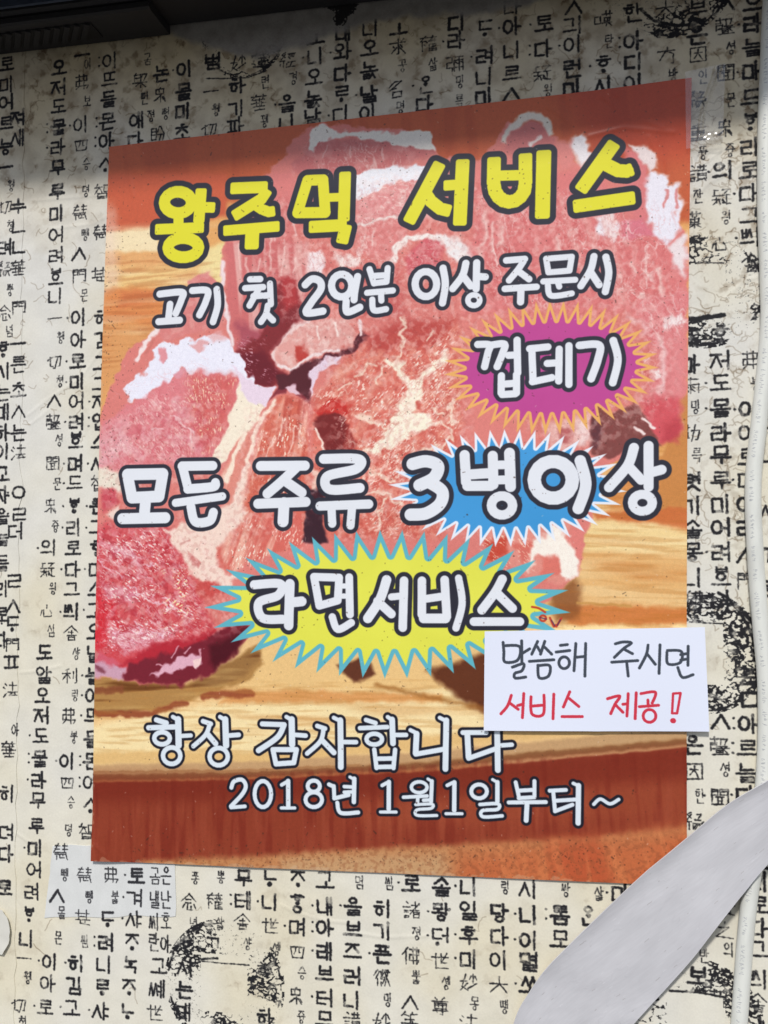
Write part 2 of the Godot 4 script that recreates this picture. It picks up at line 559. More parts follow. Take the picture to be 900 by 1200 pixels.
# one printed character; centre in wall metres
func print_char(ch: String, c: Vector2, size: String) -> void:
	var w := 0.0168
	var h := 0.0168
	var r := 0.00132
	var strokes := []
	if size == "h":
		w = 0.0160
		h = 0.0156
		r = 0.00076
		strokes = digits(HANJA[ch], 0, 0, 1, 1) if HANJA.has(ch) else []
	elif size == "s":
		w = 0.0078
		h = 0.0128
		r = 0.00056
		strokes = syllable(ch)
	elif size == "m":
		w = 0.0105
		h = 0.0172
		r = 0.00080
		strokes = syllable(ch)
	else:
		strokes = syllable(ch)
	r *= hand.randf_range(0.84, 1.14)
	var lean := hand.randf_range(-0.05, 0.03)
	for sheet in [wall_sheet, patch_sheet]:
		var sh: Sheet = sheet
		var k := sh.s
		for st in strokes:
			var p := PackedVector2Array()
			for q in st:
				var u: Vector2 = q - Vector2(0.5, 0.5)
				p.append(sh.plane(c + Vector2(u.x * w, -u.y * h + u.x * w * 0.03 - lean * u.y * w) + Vector2(hand.randf_range(-1, 1), hand.randf_range(-1, 1)) * r * 0.22))
			var dot: bool = p.size() == 3 and st[0] == st[1]
			if dot:
				sh.path(p, r * 1.75 / k)
			else:
				sh.path(p, r * hand.randf_range(0.9, 1.1) / k, false, 0.62 if size == "h" else 0.92)

# a column of the old print: its line on the picture, then characters with their heights
func column(line: String, text: String) -> void:
	var e := pts(line)
	for t in text.split(" ", false):
		var tone := 0
		while t[0] == "." or t[0] == ":":
			tone = 2 if t[0] == ":" else 1
			t = t.substr(1)
		var size := ""
		if t[0] in ["h", "s", "m"]:
			size = t[0]
			t = t.substr(1)
		var y := float(t.substr(1))
		var x := e[0].x + (e[1].x - e[0].x) * (y - e[0].y) / (e[1].y - e[0].y)
		var c := Sheet.hit(Vector2(x + (7.0 if size == "s" else 0.0), y))
		print_char(t[0], c, size)
		for k in tone:
			var dy := 0.0 if tone == 1 else (k - 0.5) * 0.009
			var dc := c + Vector2(-0.0128, dy)
			for sheet in [wall_sheet, patch_sheet]:
				sheet.seg(sheet.plane(dc), sheet.plane(dc + Vector2(0.0002, 0)), 0.0011 / sheet.s, 0.0011 / sheet.s)

# the rubbing of an old coin: a ragged inked ring round a square left clear
func coin(c: Vector2, outer: float, sq: Vector2, rough: FastNoiseLite, a0 := -PI, a1 := PI, weight := 1.0) -> void:
	var sh := wall_sheet
	var sh_break := FastNoiseLite.new()
	sh_break.seed = 88
	sh_break.frequency = 0.06
	var q := Sheet.hit(c)
	var px := sh.plane(q)
	var ro := outer / sh.s
	var hx := sq.x / sh.s
	var hy := sq.y / sh.s
	for y in range(maxi(0, int(px.y - ro * 1.15)), mini(sh.h, int(px.y + ro * 1.15))):
		for x in range(maxi(0, int(px.x - ro * 1.15)), mini(sh.w, int(px.x + ro * 1.15))):
			var o := Vector2(x, y) - px
			var an := o.angle()
			if an < a0 or an > a1:
				continue
			var rr := o.length() / ro
			var inside := absf(o.x) < hx and absf(o.y) < hy
			var edge := maxf(absf(o.x) - hx, absf(o.y) - hy)
			var i := y * sh.w + x
			if inside:
				if edge < -2.5:
					sh.d[i] = 50.0
				continue
			if rr > 1.04:
				continue
			var nn := rough.get_noise_2d(x * 0.62, y * 0.9)
			var big := rough.get_noise_2d(x * 0.11 + 700.0 + outer * 9000.0, y * 0.11)
			# dense ink comes and goes; the rim is a thin broken line
			var lim := 0.62 - 1.3 * smoothstep(-0.12, 0.4, big + 0.1 * o.x / ro + 0.2 * smoothstep(0.5, 0.9, rr) * signf(big + 0.1))
			var rim := absf(rr - 0.975) * ro - 1.6 - 3.0 * big
			var v := (absf(nn + 0.04) - 0.22 * (0.62 - lim)) * 18.0 + maxf(0.0, sh_break.get_noise_2d(x * 1.7, y * 2.3)) * 7.0
			v = minf(v, rim + (2.5 if nn < -0.15 else 0.0) + maxf(0.0, -big - 0.1) * 12.0)
			v += (1.0 - weight) * 3.0
			if v < sh.d[i]:
				sh.d[i] = maxf(v, -2.0)
	sh.bx0 = 0
	sh.by0 = 0
	sh.bx1 = sh.w - 1
	sh.by1 = sh.h - 1

func scrape(t: String, r: float) -> void:   # loose ink, on the picture's own measures
	var p := PackedVector2Array()
	for q in pts(t):
		p.append(wall_sheet.at(q))
	wall_sheet.path(p, r)

func make_wall() -> void:
	hand.seed = 41
	var sh := Sheet.new(-0.50, 0.66, 0.45, -0.62, 0.00065)
	wall_sheet = sh
	patch_sheet = Sheet.new(-0.375, -0.325, -0.215, -0.445, 0.0005)
	# ---- the printed columns
	column("69,79 65,330", "오79 저102 도124 :물149 .라172 무196 루224 미250 어275 려299 C324")
	column("65,330 62,540", "니347 h一372 s휑396 h切423 s쳥447 S469 h聲494 s셩516")
	column("61,540 51,790", "h聞542 s문567 h衆593 s즁617 .의642 h疑667 s읭690 h心716 s심739 도764 알791")
	column("51,790 40,1019", "오815 저838 .도862 :물889 .라914 무937 루967 .미994 어1019")
	column("40,1019 22,1177", "려1045 B1072 니1100 h一1122 s휑1146 h切1177 s쳥1198")
	column("96,66 92,330", "Y64 s이75 h弗96 s보118 .이146 h四170 s승192 s뎡224 h慧249 s뼁275 S297 h門323 s몬346")
	column("92,372 88,543", ".이372 아398 .로423 .미447 어470 .려494 C516")
	column("88,543 83,742", ".며543 .드566 .B593 .리618 로642 .다667 그691 .K717 h舍742")
	column("83,742 78,917", "s샹766 h利792 s링815 h弗839 s붕864 .이892 h四917")
	column("78,917 67,1049", "s승940 s뎡973 h慧998 s뼁1025 S1049 s몰1069")
	column("62,1090 52,1190", "s몬1099 .이1127 아1152 .로1180")
	column("129,71 123,200", ":이71 뜨93 들116 :몬142 :아165 D193")
	column("119,224 116,330", "h智224 h慧272 h甚322")
	column("120,372 106,930", "히372 김398 고425 그450 .지470 :업494 스518 .시543 h智566 .른593 .그618 E643 .미667 스691 .고715 오740 날766 .늘792 .이815 .뜨839 들866 :몬892 :아917 D944")
	column("101,974 97,1072", "h智974 h慧1025 s뼁1051 h甚1075")
	column("95,1076 83,1190", "s씸1103 .히1129 김1155 .고1181")
	column("166,69 158,170", "s곰69 h槃94 s뻔115 애141 다165")
	column("130,1025 117,1190", "h弗1025 s붏1051 A1077 :려1104 니1130 I1157 .샤1185")
	column("189,86 183,170", "논86 h衆111 h盼157")
	column("170,130 170,170", "s졍136")
	column("187,130 187,170", "s뼝133")
	column("160,1026 149,1190", ".토1026 .겨1052 .샤1077 G1104 N1130 G1157 H1185")
	column("182,1026 180,1110", "m곰1026 m냴1054 m씨1080 m란1104")
	column("195,1026 194,1110", "m은1026 m난1054 m호1079 .m아1106")
	column("186,1130 181,1190", "고1132 쎼1159 h世1186")
	column("222,1029 215,1190", "s퐁1029 h念1057 s념1082 E1108 시1134 는1160 매1186")
	column("252,1028 250,1110", "s뽕1028 h薩1056 s삻1082 F1108")
	column("285,1028 283,1106", "무1028 :테1055 h舍1080 s샹1106")
	column("311,1137 311,1195", "h尊1137 s존1165 하1192")
	column("316,1029 317,1120", "H1029 .니1057 h世1084 s솅1112")
	column("349,1030 346,1195", "G1030 M1059 .며1086 h四1115 s승1140 h衆1167 s즁1192")
	column("381,1031 380,1195", "고1031 .내1062 :아1087 .래1115 브1141 .터1169 므1194")
	column("414,1034 412,1195", "s몀1034 .을1062 브1089 즈1115 러1144 니1172 h讚1196")
	column("449,1035 447,1197", "s씸1035 히1065 기1091 .픈1118 h微1146 s밍1172 h妙1197")
	column("482,1035 480,1196", ".로1035 h諸1066 s졍1094 h佛1120 s뿛1145 S1174 h等1196")
	column("517,1039 515,1200", "솔1039 .뫙1069 .J1097 h世1125 s솅1152 h尊1179")
	column("549,1039 549,1200", ".니1039 일1067 .후1096 .미1124 h妙1151 s몽1176 h法1198")
	column("585,1040 584,1200", "s링1040 당1070 다1097 이1125 h大1154 s땡1180")
	column("619,1042 620,1160", "시1042 .니1072 .이1102 멸1127 .쏘1154")
	column("656,1043 656,1110", "s쌍1043 :롬1072 모1100")
	column("695,1047 688,1080", "s삻1047 O1073")
	column("728,1045 720,1090", ".마1047 라1075")
	# ---- above the poster
	column("216,81 213,160", ".이81 믈107 미130 초155")
	column("249,72 245,155", "범72 h一106 s휑129 h切151")
	column("279,75 276,150", "h妙74 하100 기127 파147")
	column("304,71 303,145", "h蓮71 s련96 h華120 s꽹142")
	column("337,70 336,145", "h經70 s경92 .을121 니144")
	column("370,46 366,140", "X46 .니66 오90 놄116 날137")
	column("402,41 399,140", "내38 .와60 다86 I110 .디134")
	column("434,30 431,135", "니33 오56 놄82 .날110 이132")
	column("467,35 462,130", "X35 h求55 s꿍77 h名105 s명126")
	column("502,51 497,125", "h薩51 s삻75 .O99 다122")
	column("535,26 531,122", "디26 .라47 h彌74 s밍96 s륵118")
	column("568,33 567,115", "A33 .려65 니90 미114")
	column("600,10 599,112", "다7 .아31 니59 르86 S110")
	column("637,27 635,115", ".토27 :다57 h疑85 s읭106")
	column("672,0 670,108", "S8 긔30 .이52 런80 미104")
	column("707,22 707,102", "h嘆22 s탄48 .E76 시100")
	column("742,-10 742,100", "한15 :아48 .디72 이97")
	column("779,10 782,95", "h大10 s힁36 h方65 s방88")
	column("817,10 817,210", "브8 은41 h因63 s인90 h緣116 h重155 s뜡179 h讚203")
	column("850,5 849,155", "S4 h聲30 s셩56 h聞84 s문117 h衆150")
	column("850,150 842,290", "s즁176 .의200 h疑230 s읭255 h心286")
	column("883,5 877,230", "으4 .라27 늘55 .마83 드114 B143 리172 로199 .다226")
	column("879,230 880,310", "그253 .K278 h舍308")
	column("811,230 808,480", "s잔230 h漢258 s탄283 U392 마427 h爾452 s밍477")
	column("809,480 812,700", "h勒508 s륵533 텻565 기593 솔620 .몽647 니677 h佛703")
	column("844,385 845,720", "E392 저422 .도448 .몰478 라507 무532 루562 미591 어618 .려647 C675 니703")
	column("879,422 873,700", "h弗422 s붕450 .이479 아507 로535 .미562 어591 려618 S650 h門680")
	column("904,420 900,720", "고440 히470 A500 니533 s링567 .샤600 겨650 토690")
	column("879,790 873,960", "로793 .Q819 :아848 :르877 늘906 .다932 그960 K985")
	column("844,845 842,960", "S845 h聲874 s셩902 .h聞933")
	column("812,873 814,990", "은873 h因903 s힌933 h緣962 h重990")
	column("850,1060 842,1190", "h疑1062 h之1090 s의1113 h心1143 h聲1170")
	column("818,1125 817,1150", "s반1120 보1143 h佛1168")
	column("889,1010 887,1195", "드1010 .리1033 로1060 다1087 .그1113 K1148 h舍1175")
	# ---- the older strip along the left side
	column("8,75 3,500", "로75 미99 :어120 르145 능172 Y195 s휑218 h切242 s쳥265 .려290 h緣315 s뿡340 h念367 s념388 E410 시435 는460 매483")
	column("3,500 1,760", "하507 이529 고555 ㅣ0 자580 을605 늘630 들660 리690 로720 다750")
	column("21,138 22,600", "져138 새162 W241 L265 .L289 h華314 h門360 Y402 른427 .ㅣ0 초457 S482 는507 h法530 .T577 .R602")
	column("18,620 8,960", "더622 R680 S710 .A731 h門755 P775 h法808 s아855 h華878 히930 뎌975 다1000 로1040")
	# ---- rubbings of old coins, and loose ink
	var rough := FastNoiseLite.new()
	rough.seed = 5
	rough.frequency = 0.085
	rough.fractal_octaves = 3
	coin(Vector2(262, 1152), 0.062, Vector2(0.0252, 0.0290), rough)
	coin(Vector2(826, 341), 0.052, Vector2(0.0182, 0.0262), rough)
	coin(Vector2(822, 765), 0.055, Vector2(0.0190, 0.0290), rough)
	coin(Vector2(786, -28), 0.058, Vector2(0.02, 0.02), rough, -PI, PI)
	coin(Vector2(286, 40), 0.045, Vector2(0.002, 0.002), rough, 0.0, PI, 0.75)
	coin(Vector2(815, 1200), 0.058, Vector2(0.0260, 0.0300), rough)
	scrape("803,374 825,373 848,369", 3.2)
	scrape("803,372 815,375 830,371", 3.8)
	scrape("233,1126 262,1129 292,1131", 0.9)
	scrape("236,1124 255,1123", 1.8)
	scrape("803,308 848,308", 0.8)
	scrape("808,729 850,731", 0.8)
	scrape("785,1161 820,1163 850,1169", 1.6)
	scrape("242,92 262,92 290,91 312,83", 0.9)
	scrape("752,12 766,24 790,30 812,29 826,22", 2.2)
	scrape("842,695 852,700 864,713 876,732 888,762", 2.3)
	# ---- fine brown cracks and hairs, mostly near the top and down the right side
	var crack := Sheet.new(-0.50, 0.66, 0.45, -0.62, 0.00065)
	var cr := RandomNumberGenerator.new()
	cr.seed = 101
	for i in 620:
		var p := Vector2(cr.randf_range(0, 900), cr.randf_range(0, 1200))
		var pick := cr.randf()
		if pick < 0.46:
			p = Vector2(cr.randf_range(796, 895), cr.randf_range(90, 760))
		elif pick < 0.78:
			p = Vector2(cr.randf_range(0, 860), cr.randf_range(40, 270) - 90.0 * cr.randf())
		elif pick < 0.88:
			p = Vector2(cr.randf_range(20, 125), cr.randf_range(180, 520))
		var a := crack.at(p)
		var an := cr.randf_range(0, TAU)
		var th := cr.randf_range(0.22, 0.6)
		for k in cr.randi_range(2, 9):
			an += cr.randfn(0, 0.7)
			var b := a + Vector2(cos(an), sin(an)) * cr.randf_range(2.0, 6.0)
			crack.seg(a, b, th, th * 0.8)
			a = b
			if cr.randf() < 0.15:
				an += 1.6
	# ---- paper: tone, ageing, dirt, shade tint
	var w := sh.w
	var h := sh.h
	var fib := noise_bytes(w, h, 3, 0.25, 2)
	var mid := noise_bytes(w, h, 8, 0.018, 5)
	var big := noise_bytes(w, h, 12, 0.0032, 3)
	var vein := noise_bytes(w, h, 23, 0.012, 5)
	var blot := noise_bytes(w, h, 31, 0.03, 4)
	var rag := noise_bytes(w, h, 44, 0.16, 2)
	var wear := noise_bytes(w, h, 47, 0.035, 4)
	var plaster := PackedVector2Array()
	for p in pts("180,35 300,70 400,38 420,28 520,14 545,20 620,6 700,-30 150,-30"):
		plaster.append(sh.at(p))
	var pt := sh.at(Vector2(450, 240)).y
	var pb := sh.at(Vector2(450, 1000)).y
	var xl := sh.at(Vector2(60, 600)).x
	var xr := sh.at(Vector2(800, 600)).x
	for y in h:
		var up := 1.0 - smoothstep(0.0, pt, float(y) - pt * 0.32)       # stronger towards the top: dirt, and a brown shade tint in the paper
		var low := smoothstep(pt * 0.9, pb * 1.05, float(y))
		for x in w:
			var i := y * w + x
			var fl := float(fib[i]) / 255.0 - 0.5
			var md := float(mid[i]) / 255.0 - 0.5
			var bg := float(big[i]) / 255.0 - 0.5
			var right := smoothstep(xr - 30.0, xr + 90.0, float(x)) + 0.35 * (1.0 - smoothstep(0.0, xl + 60.0, float(x)))
			var age := clampf(0.25 + low * 0.5 + bg * 1.3 - smoothstep(0.0, 400.0, float(x) - xl) * 0.1 + right * 0.25, 0.0, 1.0)
			var r := 222.0 + 5.0 * age
			var g := 220.0 + 0.5 * age
			var b := 213.0 - 14.0 * age
			var k := 1.0 + fl * 0.045 + md * 0.06
			var grime_shade := clampf(up * 0.8 + bg * 0.6, 0.0, 1.0)  # brown of the top shade put into the paper colour, with random tone
			r *= 1.0 - 0.10 * grime_shade
			g *= 1.0 - 0.15 * grime_shade
			b *= 1.0 - 0.25 * grime_shade
			var vn := absf(float(vein[i]) - 128.0) / 128.0
			var bl := float(blot[i]) / 255.0
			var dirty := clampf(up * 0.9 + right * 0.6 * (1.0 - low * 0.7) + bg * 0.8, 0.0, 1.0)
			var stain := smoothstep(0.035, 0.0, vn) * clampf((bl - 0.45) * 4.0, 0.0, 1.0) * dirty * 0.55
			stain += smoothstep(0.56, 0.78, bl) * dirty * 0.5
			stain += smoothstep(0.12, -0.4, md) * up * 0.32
			var ck := crack.d[i]
			if ck < 1.5:
				stain += clampf(0.6 - ck * 0.7, 0.0, 1.0) * (0.22 + 0.55 * bl)
			stain = clampf(stain, 0.0, 0.8)
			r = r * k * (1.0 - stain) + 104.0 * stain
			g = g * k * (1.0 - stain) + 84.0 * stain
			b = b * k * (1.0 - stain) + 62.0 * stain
			# the ink, worn where the paper is rubbed
			var v := sh.d[i]
			if v < 6.0:
				v += (float(rag[i]) / 255.0 - 0.5) * 1.7
				var c := clampf(0.5 - v * 0.75, 0.0, 1.0)
				if c > 0.0:
					c *= clampf(1.0 - (float(wear[i]) / 255.0 - 0.60) * 3.4 - fl * 0.5, 0.35, 1.0) * 0.95
					r += (24.0 - r) * c
					g += (24.0 - g) * c
					b += (28.0 - b) * c
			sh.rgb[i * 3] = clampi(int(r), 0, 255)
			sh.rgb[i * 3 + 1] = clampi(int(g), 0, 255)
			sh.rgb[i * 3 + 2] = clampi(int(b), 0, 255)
	# bare plaster above the paper, with a black smear
	var py1 := int(sh.at(Vector2(300, 75)).y)
	for y in py1:
		for x in w:
			var dd := Painting.side(Vector2(x, y), plaster) + (float(mid[y * w + x]) - 128.0) * 0.06
			var k := smoothstep(7.0, -7.0, dd) * 0.92
			if k > 0.0:
				var i := (y * w + x) * 3
				var n := (float(blot[y * w + x]) - 128.0) * 0.18 + (float(fib[y * w + x]) - 128.0) * 0.08
				sh.rgb[i] = clampi(int(lerpf(sh.rgb[i], 150.0 + n, k)), 0, 255)
				sh.rgb[i + 1] = clampi(int(lerpf(sh.rgb[i + 1], 146.0 + n, k)), 0, 255)
				sh.rgb[i + 2] = clampi(int(lerpf(sh.rgb[i + 2], 142.0 + n, k)), 0, 255)
	sh.d.fill(50.0)
	sh.reach = 8.0
	scrape("385,2 402,10 398,24", 9.0)
	scrape("396,4 412,8 404,16", 8.0)
	sh.ink([[0.0, Color8(30, 29, 30), 0.9]], rag, 7.0)
	# ---- relief: fibres, bubbles and creases
	var rw := w / 2
	var rh := h / 2
	var rel := noise_bytes(rw, rh, 61, 0.03, 5)
	var rel2 := noise_bytes(rw, rh, 62, 0.30, 2)
	var cre := Sheet.new(-0.50, 0.66, 0.45, -0.62, 0.0013)
	cre.reach = 3.5
	for t in ["33,486 55,468 80,452 95,442 118,410", "35,497 50,486 56,480", "780,232 812,202 845,176 870,160 890,140", "812,176 850,172 885,178", "795,250 830,215 880,185", "500,1096 450,1098 415,1092", "330,1060 345,1068 380,1078 420,1082", "24,300 27,480 26,640 22,760 18,920", "20,976 32,985 46,992",
			"400,72 470,62 560,52 700,48 800,36", "200,92 300,82 400,70", "40,235 120,228 200,215", "360,128 420,122 480,108", "705,50 740,40 790,34", "850,350 870,330 895,322", "866,500 860,510 870,520", "20,788 45,786 70,780", "130,250 110,262 60,268"]:
		var p := PackedVector2Array()
		for q in pts(t):
			p.append(cre.at(q))
		cre.path(p, 0.3)
	var hm := PackedFloat32Array()
	hm.resize(rw * rh)
	for y in rh:
		for x in rw:
			var i := y * rw + x
			var dv := cre.d[mini(y, cre.h - 1) * cre.w + mini(x, cre.w - 1)]
			hm[i] = 0.5 + (float(rel[i]) - 128.0) / 255.0 * 0.55 + (float(rel2[i]) - 128.0) / 255.0 * 0.09 + (0.38 * exp(-dv * dv * 0.8) if dv < 5.0 else 0.0)
	var relief := ImageTexture.create_from_image(Image.create_from_data(rw, rh, false, Image.FORMAT_RF, hm.to_byte_array()))
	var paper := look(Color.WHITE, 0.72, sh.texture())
	paper.heightmap_enabled = true
	paper.heightmap_texture = relief
	paper.heightmap_scale = 0.075
	paper.metallic_specular = 0.35
	# ---- the wall itself: a thick slab, its face papered
	var st := SurfaceTool.new()
	st.begin(Mesh.PRIMITIVE_TRIANGLES)
	var lo := Vector3(-1.6, 0.0, -0.2)
	var hi := Vector3(1.6, 3.0, 0.0)
	var c8 := func(a: int, b: int, c: int): return Vector3(hi.x if a else lo.x, hi.y if b else lo.y, hi.z if c else lo.z)
	var quads := [[[0, 0, 1], [1, 0, 1], [1, 1, 1], [0, 1, 1], Vector3.BACK], [[0, 0, 0], [1, 0, 0], [1, 1, 0], [0, 1, 0], Vector3.FORWARD], [[0, 0, 0], [0, 0, 1], [0, 1, 1], [0, 1, 0], Vector3.LEFT], [[1, 0, 0], [1, 0, 1], [1, 1, 1], [1, 1, 0], Vector3.RIGHT], [[0, 1, 0], [1, 1, 0], [1, 1, 1], [0, 1, 1], Vector3.UP], [[0, 0, 0], [1, 0, 0], [1, 0, 1], [0, 0, 1], Vector3.DOWN]]
	for q in quads:
		var v := []
		for k in 4:
			v.append(c8.call(q[k][0], q[k][1], q[k][2]))
		var turn: bool = (v[1] - v[0]).cross(v[2] - v[0]).dot(q[4]) > 0.0
		for k in ([0, 2, 1, 0, 3, 2] if turn else [0, 1, 2, 0, 2, 3]):
			st.set_normal(q[4])
			st.set_uv(Vector2((v[k].x - sh.x0) / (sh.s * w), (sh.y1 + LIFT - v[k].y) / (sh.s * h)))
			st.add_vertex(v[k])
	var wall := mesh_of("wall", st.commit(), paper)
	wall.set_meta("kind", "structure")
	wall.set_meta("label", "wall papered with old printed pages of black Korean and Chinese characters")
	# ---- an older strip pasted along the left side, its right edge uneven
	var rows := []
	var en := FastNoiseLite.new()
	en.seed = 9
	en.frequency = 0.02
	for j in 91:
		var y := -40.0 + 1300.0 * j / 90.0
		var row := PackedVector3Array()
		var edge := lerpf(31.0, 17.0, clampf(y / 1100.0, 0.0, 1.0)) + en.get_noise_1d(y) * 5.0 + en.get_noise_1d(y * 6.0) * 1.6
		for k in [-60.0, -20.0, 0.0]:
			var q := spot(Vector2(edge + k, y))
			row.append(Vector3(q.x, q.y, 0.0004 + (0.0001 + 0.0004 * absf(en.get_noise_1d(y * 3.0)) if k == 0.0 else 0.0)))
		rows.append(row)
	var strip := mesh_of("wallpaper_strip", solid_sheet(rows, 0.0004, sh), paper)
	strip.position.y = LIFT
	tag(strip, "narrow strip of older printed wallpaper pasted over the wall along the left edge", "wallpaper")
	# ---- a whiter patch pasted over a damaged place below the poster's corner
	var ps := patch_sheet
	var pf := noise_bytes(ps.w, ps.h, 71, 0.25, 2)
	var pm := noise_bytes(ps.w, ps.h, 72, 0.02, 3)
	for i in ps.w * ps.h:
		var k := 1.0 + (float(pf[i]) / 255.0 - 0.5) * 0.04 + (float(pm[i]) / 255.0 - 0.5) * 0.05
		var v := ps.d[i] + (float(pf[i]) / 255.0 - 0.5) * 1.6
		var c := clampf(0.5 - v * 0.6, 0.0, 1.0) * 0.93
		ps.rgb[i * 3] = clampi(int(lerpf(219.0 * k, 26.0, c)), 0, 255)
		ps.rgb[i * 3 + 1] = clampi(int(lerpf(220.0 * k, 26.0, c)), 0, 255)
		ps.rgb[i * 3 + 2] = clampi(int(lerpf(217.0 * k, 31.0, c)), 0, 255)
	var white := look(Color.WHITE, 0.7, ps.texture())
	rows = []
	for j in 9:
		var row := PackedVector3Array()
		for i in 15:
			var p := Vector2(lerpf(62.0, 206.0, i / 14.0), lerpf(988.0, 1073.0, j / 8.0))
			p.x += -9.0 * (j / 8.0) * (1.0 - i / 14.0) + en.get_noise_2d(i * 20.0, j * 9.0) * (2.0 if i in [0, 14] or j in [0, 8] else 0.0)
			p.y += en.get_noise_2d(i * 9.0, j * 20.0 + 90.0) * 3.0 + 3.0 * (1.0 - i / 14.0)
			var q := spot(p)
			row.append(Vector3(q.x, q.y, 0.0005 + 0.0004 * absf(en.get_noise_2d(i * 14.0, j * 14.0))))
		rows.append(row)
	var patch := mesh_of("paper_patch", solid_sheet(rows, 0.0004, ps), white)
	patch.position.y = LIFT
	tag(patch, "whiter rectangular piece of printed paper pasted under the lower left corner of the poster", "paper patch")
	# ---- a torn flake curling off at the left edge
	rows = []
	for j in 13:
		var row := PackedVector3Array()
		var t := j / 12.0
		var y := lerpf(1062.0, 1114.0, t)
		var reach := 14.0 * pow(sin(PI * clampf(t * 0.92 + 0.04, 0.0, 1.0)), 0.6) + en.get_noise_1d(y * 9.0) * 3.0
		for i in 6:
			var u := i / 5.0
			var q := spot(Vector2(lerpf(-34.0, reach, u), y + 3.0 * u))
			row.append(Vector3(q.x, q.y, 0.0014 + 0.0024 * u * u + 0.0009 * en.get_noise_2d(i * 30.0, y * 2.0)))
		rows.append(row)
	var flake := mesh_of("torn_paper", solid_sheet(rows, 0.0004), look(Color(0.85, 0.84, 0.80), 0.8))
	flake.position.y = LIFT
	tag(flake, "torn white flake of paper curling off the wall at the lower left edge", "torn paper")

# ==================================================================== the housing above
func make_housing() -> void:
	var base := Node3D.new()
	base.name = "awning"
	var ym := Sheet.hit(Vector2(260, 25)).y
	var yv := Sheet.hit(Vector2(100, 54)).y
	var xr := Sheet.hit(Vector2(200, 40)).x
	base.position = Vector3(0, LIFT + ym, 0)
	add_child(base, true)
	tag(base, "dark grey metal awning with slotted underside fixed along the wall above the poster", "awning")
	var n := NoiseTexture2D.new()
	n.width = 256
	n.height = 256
	n.seamless = true
	var fn := FastNoiseLite.new()
	fn.seed = 3
	fn.frequency = 0.03
	fn.fractal_octaves = 5
	n.noise = fn
	var ramp := Gradient.new()
	ramp.set_color(0, Color(0.40, 0.44, 0.50))
	ramp.set_color(1, Color(0.52, 0.57, 0.64))
	n.color_ramp = ramp
	var dark := look(Color(0.62, 0.64, 0.68), 0.5, n)
	dark.uv1_triplanar = true
	dark.uv1_scale = Vector3(7, 7, 7)
	dark.metallic_specular = 0.4
	var black := look(Color(0.09, 0.09, 0.10), 0.6)
	var under := look(Color(0.15, 0.15, 0.16), 0.65)
	mesh_of("body", slab(Vector3(-0.85, 0.0, 0.0005), Vector3(0.85, 0.15, 0.0555), 0.003), under, base)
	mesh_of("front_panel", slab(Vector3(-0.85, 0.0045, 0.0560), Vector3(0.85, 0.146, 0.0590), 0.0012), dark, base)
	var box := mesh_of("vent_box", slab(Vector3(-0.85, yv - ym, 0.001), Vector3(xr, -0.0004, 0.0520), 0.002), under, base)
	# unseen cover and bar above the view, added to cast the top shade
	var rows := []
	var near := 0.352 + 0.14 * 0.743 / 0.669 - ym
	for j in 9:
		var t := j / 8.0
		var row := PackedVector3Array()
		for i in 3:
			row.append(Vector3(-1.5 + 1.5 * i, lerpf(near + 0.05, near + 0.006, t) - 0.004 * sin(PI * t), lerpf(0.03, 0.14, t)))
		rows.append(row)
	mesh_of("added_canopy", solid_sheet(rows, 0.004), look(Color(0.30, 0.31, 0.33), 0.85), base)
	mesh_of("added_front_bar", slab(Vector3(-1.5, near, 0.125), Vector3(1.5, near + 0.03, 0.14), 0.004), under, base)
	# slanted slots of the underside
	var bottom := yv - ym
	mesh_of("vent_recess", slab(Vector3(-0.62, bottom - 0.0012, 0.014), Vector3(Sheet.hit(Vector2(128, 52)).x, bottom - 0.0002, 0.040), 0.0003), black, box)
	var x := -0.61
	var to := Sheet.hit(Vector2(126, 52)).x - 0.016
	var slat := slab(Vector3(-0.0028, -0.0019, -0.0165), Vector3(0.0028, 0.0, 0.0165), 0.0004)
	while x < to:
		var o := mesh_of("vent_slat", slat, under, box)
		o.position = Vector3(x + 0.006, bottom - 0.0013, 0.027)
		o.rotation.y = 0.62
		x += 0.0112

# ==================================================================== lettering
# strokes separated by ";": points, or "o cx,cy rx,ry" for a ring, or "c" before points for a closed line; "r12" sets the half thickness
func write(sh: Sheet, text: String, r: float, square := false) -> void:
	var half := r
	for t in text.split(";", false):
		t = t.strip_edges()
		if t.begins_with("r"):
			var cut := t.find(" ")
			half = float(t.substr(1, cut - 1))
			t = t.substr(cut + 1)
		var closed := t.begins_with("c ")
		var o := t.begins_with("o ")
		if closed or o:
			t = t.substr(2)
		var p := pts(t)
		if o:
			p = ring(p[0].x, p[0].y, p[1].x, p[1].y)
		elif closed:
			p.append(p[0])
		var q := PackedVector2Array()
		for v in p:
			q.append(sh.at(org + v / mag))
		if smooth and not (square or o or closed) and q.size() > 2:
			var cv := Curve2D.new()
			for i in q.size():
				var tt := (q[mini(i + 1, q.size() - 1)] - q[maxi(i - 1, 0)]) / 6.0
				cv.add_point(q[i], -tt, tt)
			cv.bake_interval = 3.0
			q = cv.get_baked_points()
		sh.path(q, half / mag * sh.unit(org + p[0] / mag), square and not o)
		if closed and square:
			sh.seg(q[0], q[0] + Vector2(0.01, 0), half / mag * sh.unit(org + p[0] / mag), half / mag * sh.unit(org + p[0] / mag))

func crop(x: float, y: float, k: float) -> void:
	org = Vector2(x, y)
	mag = k

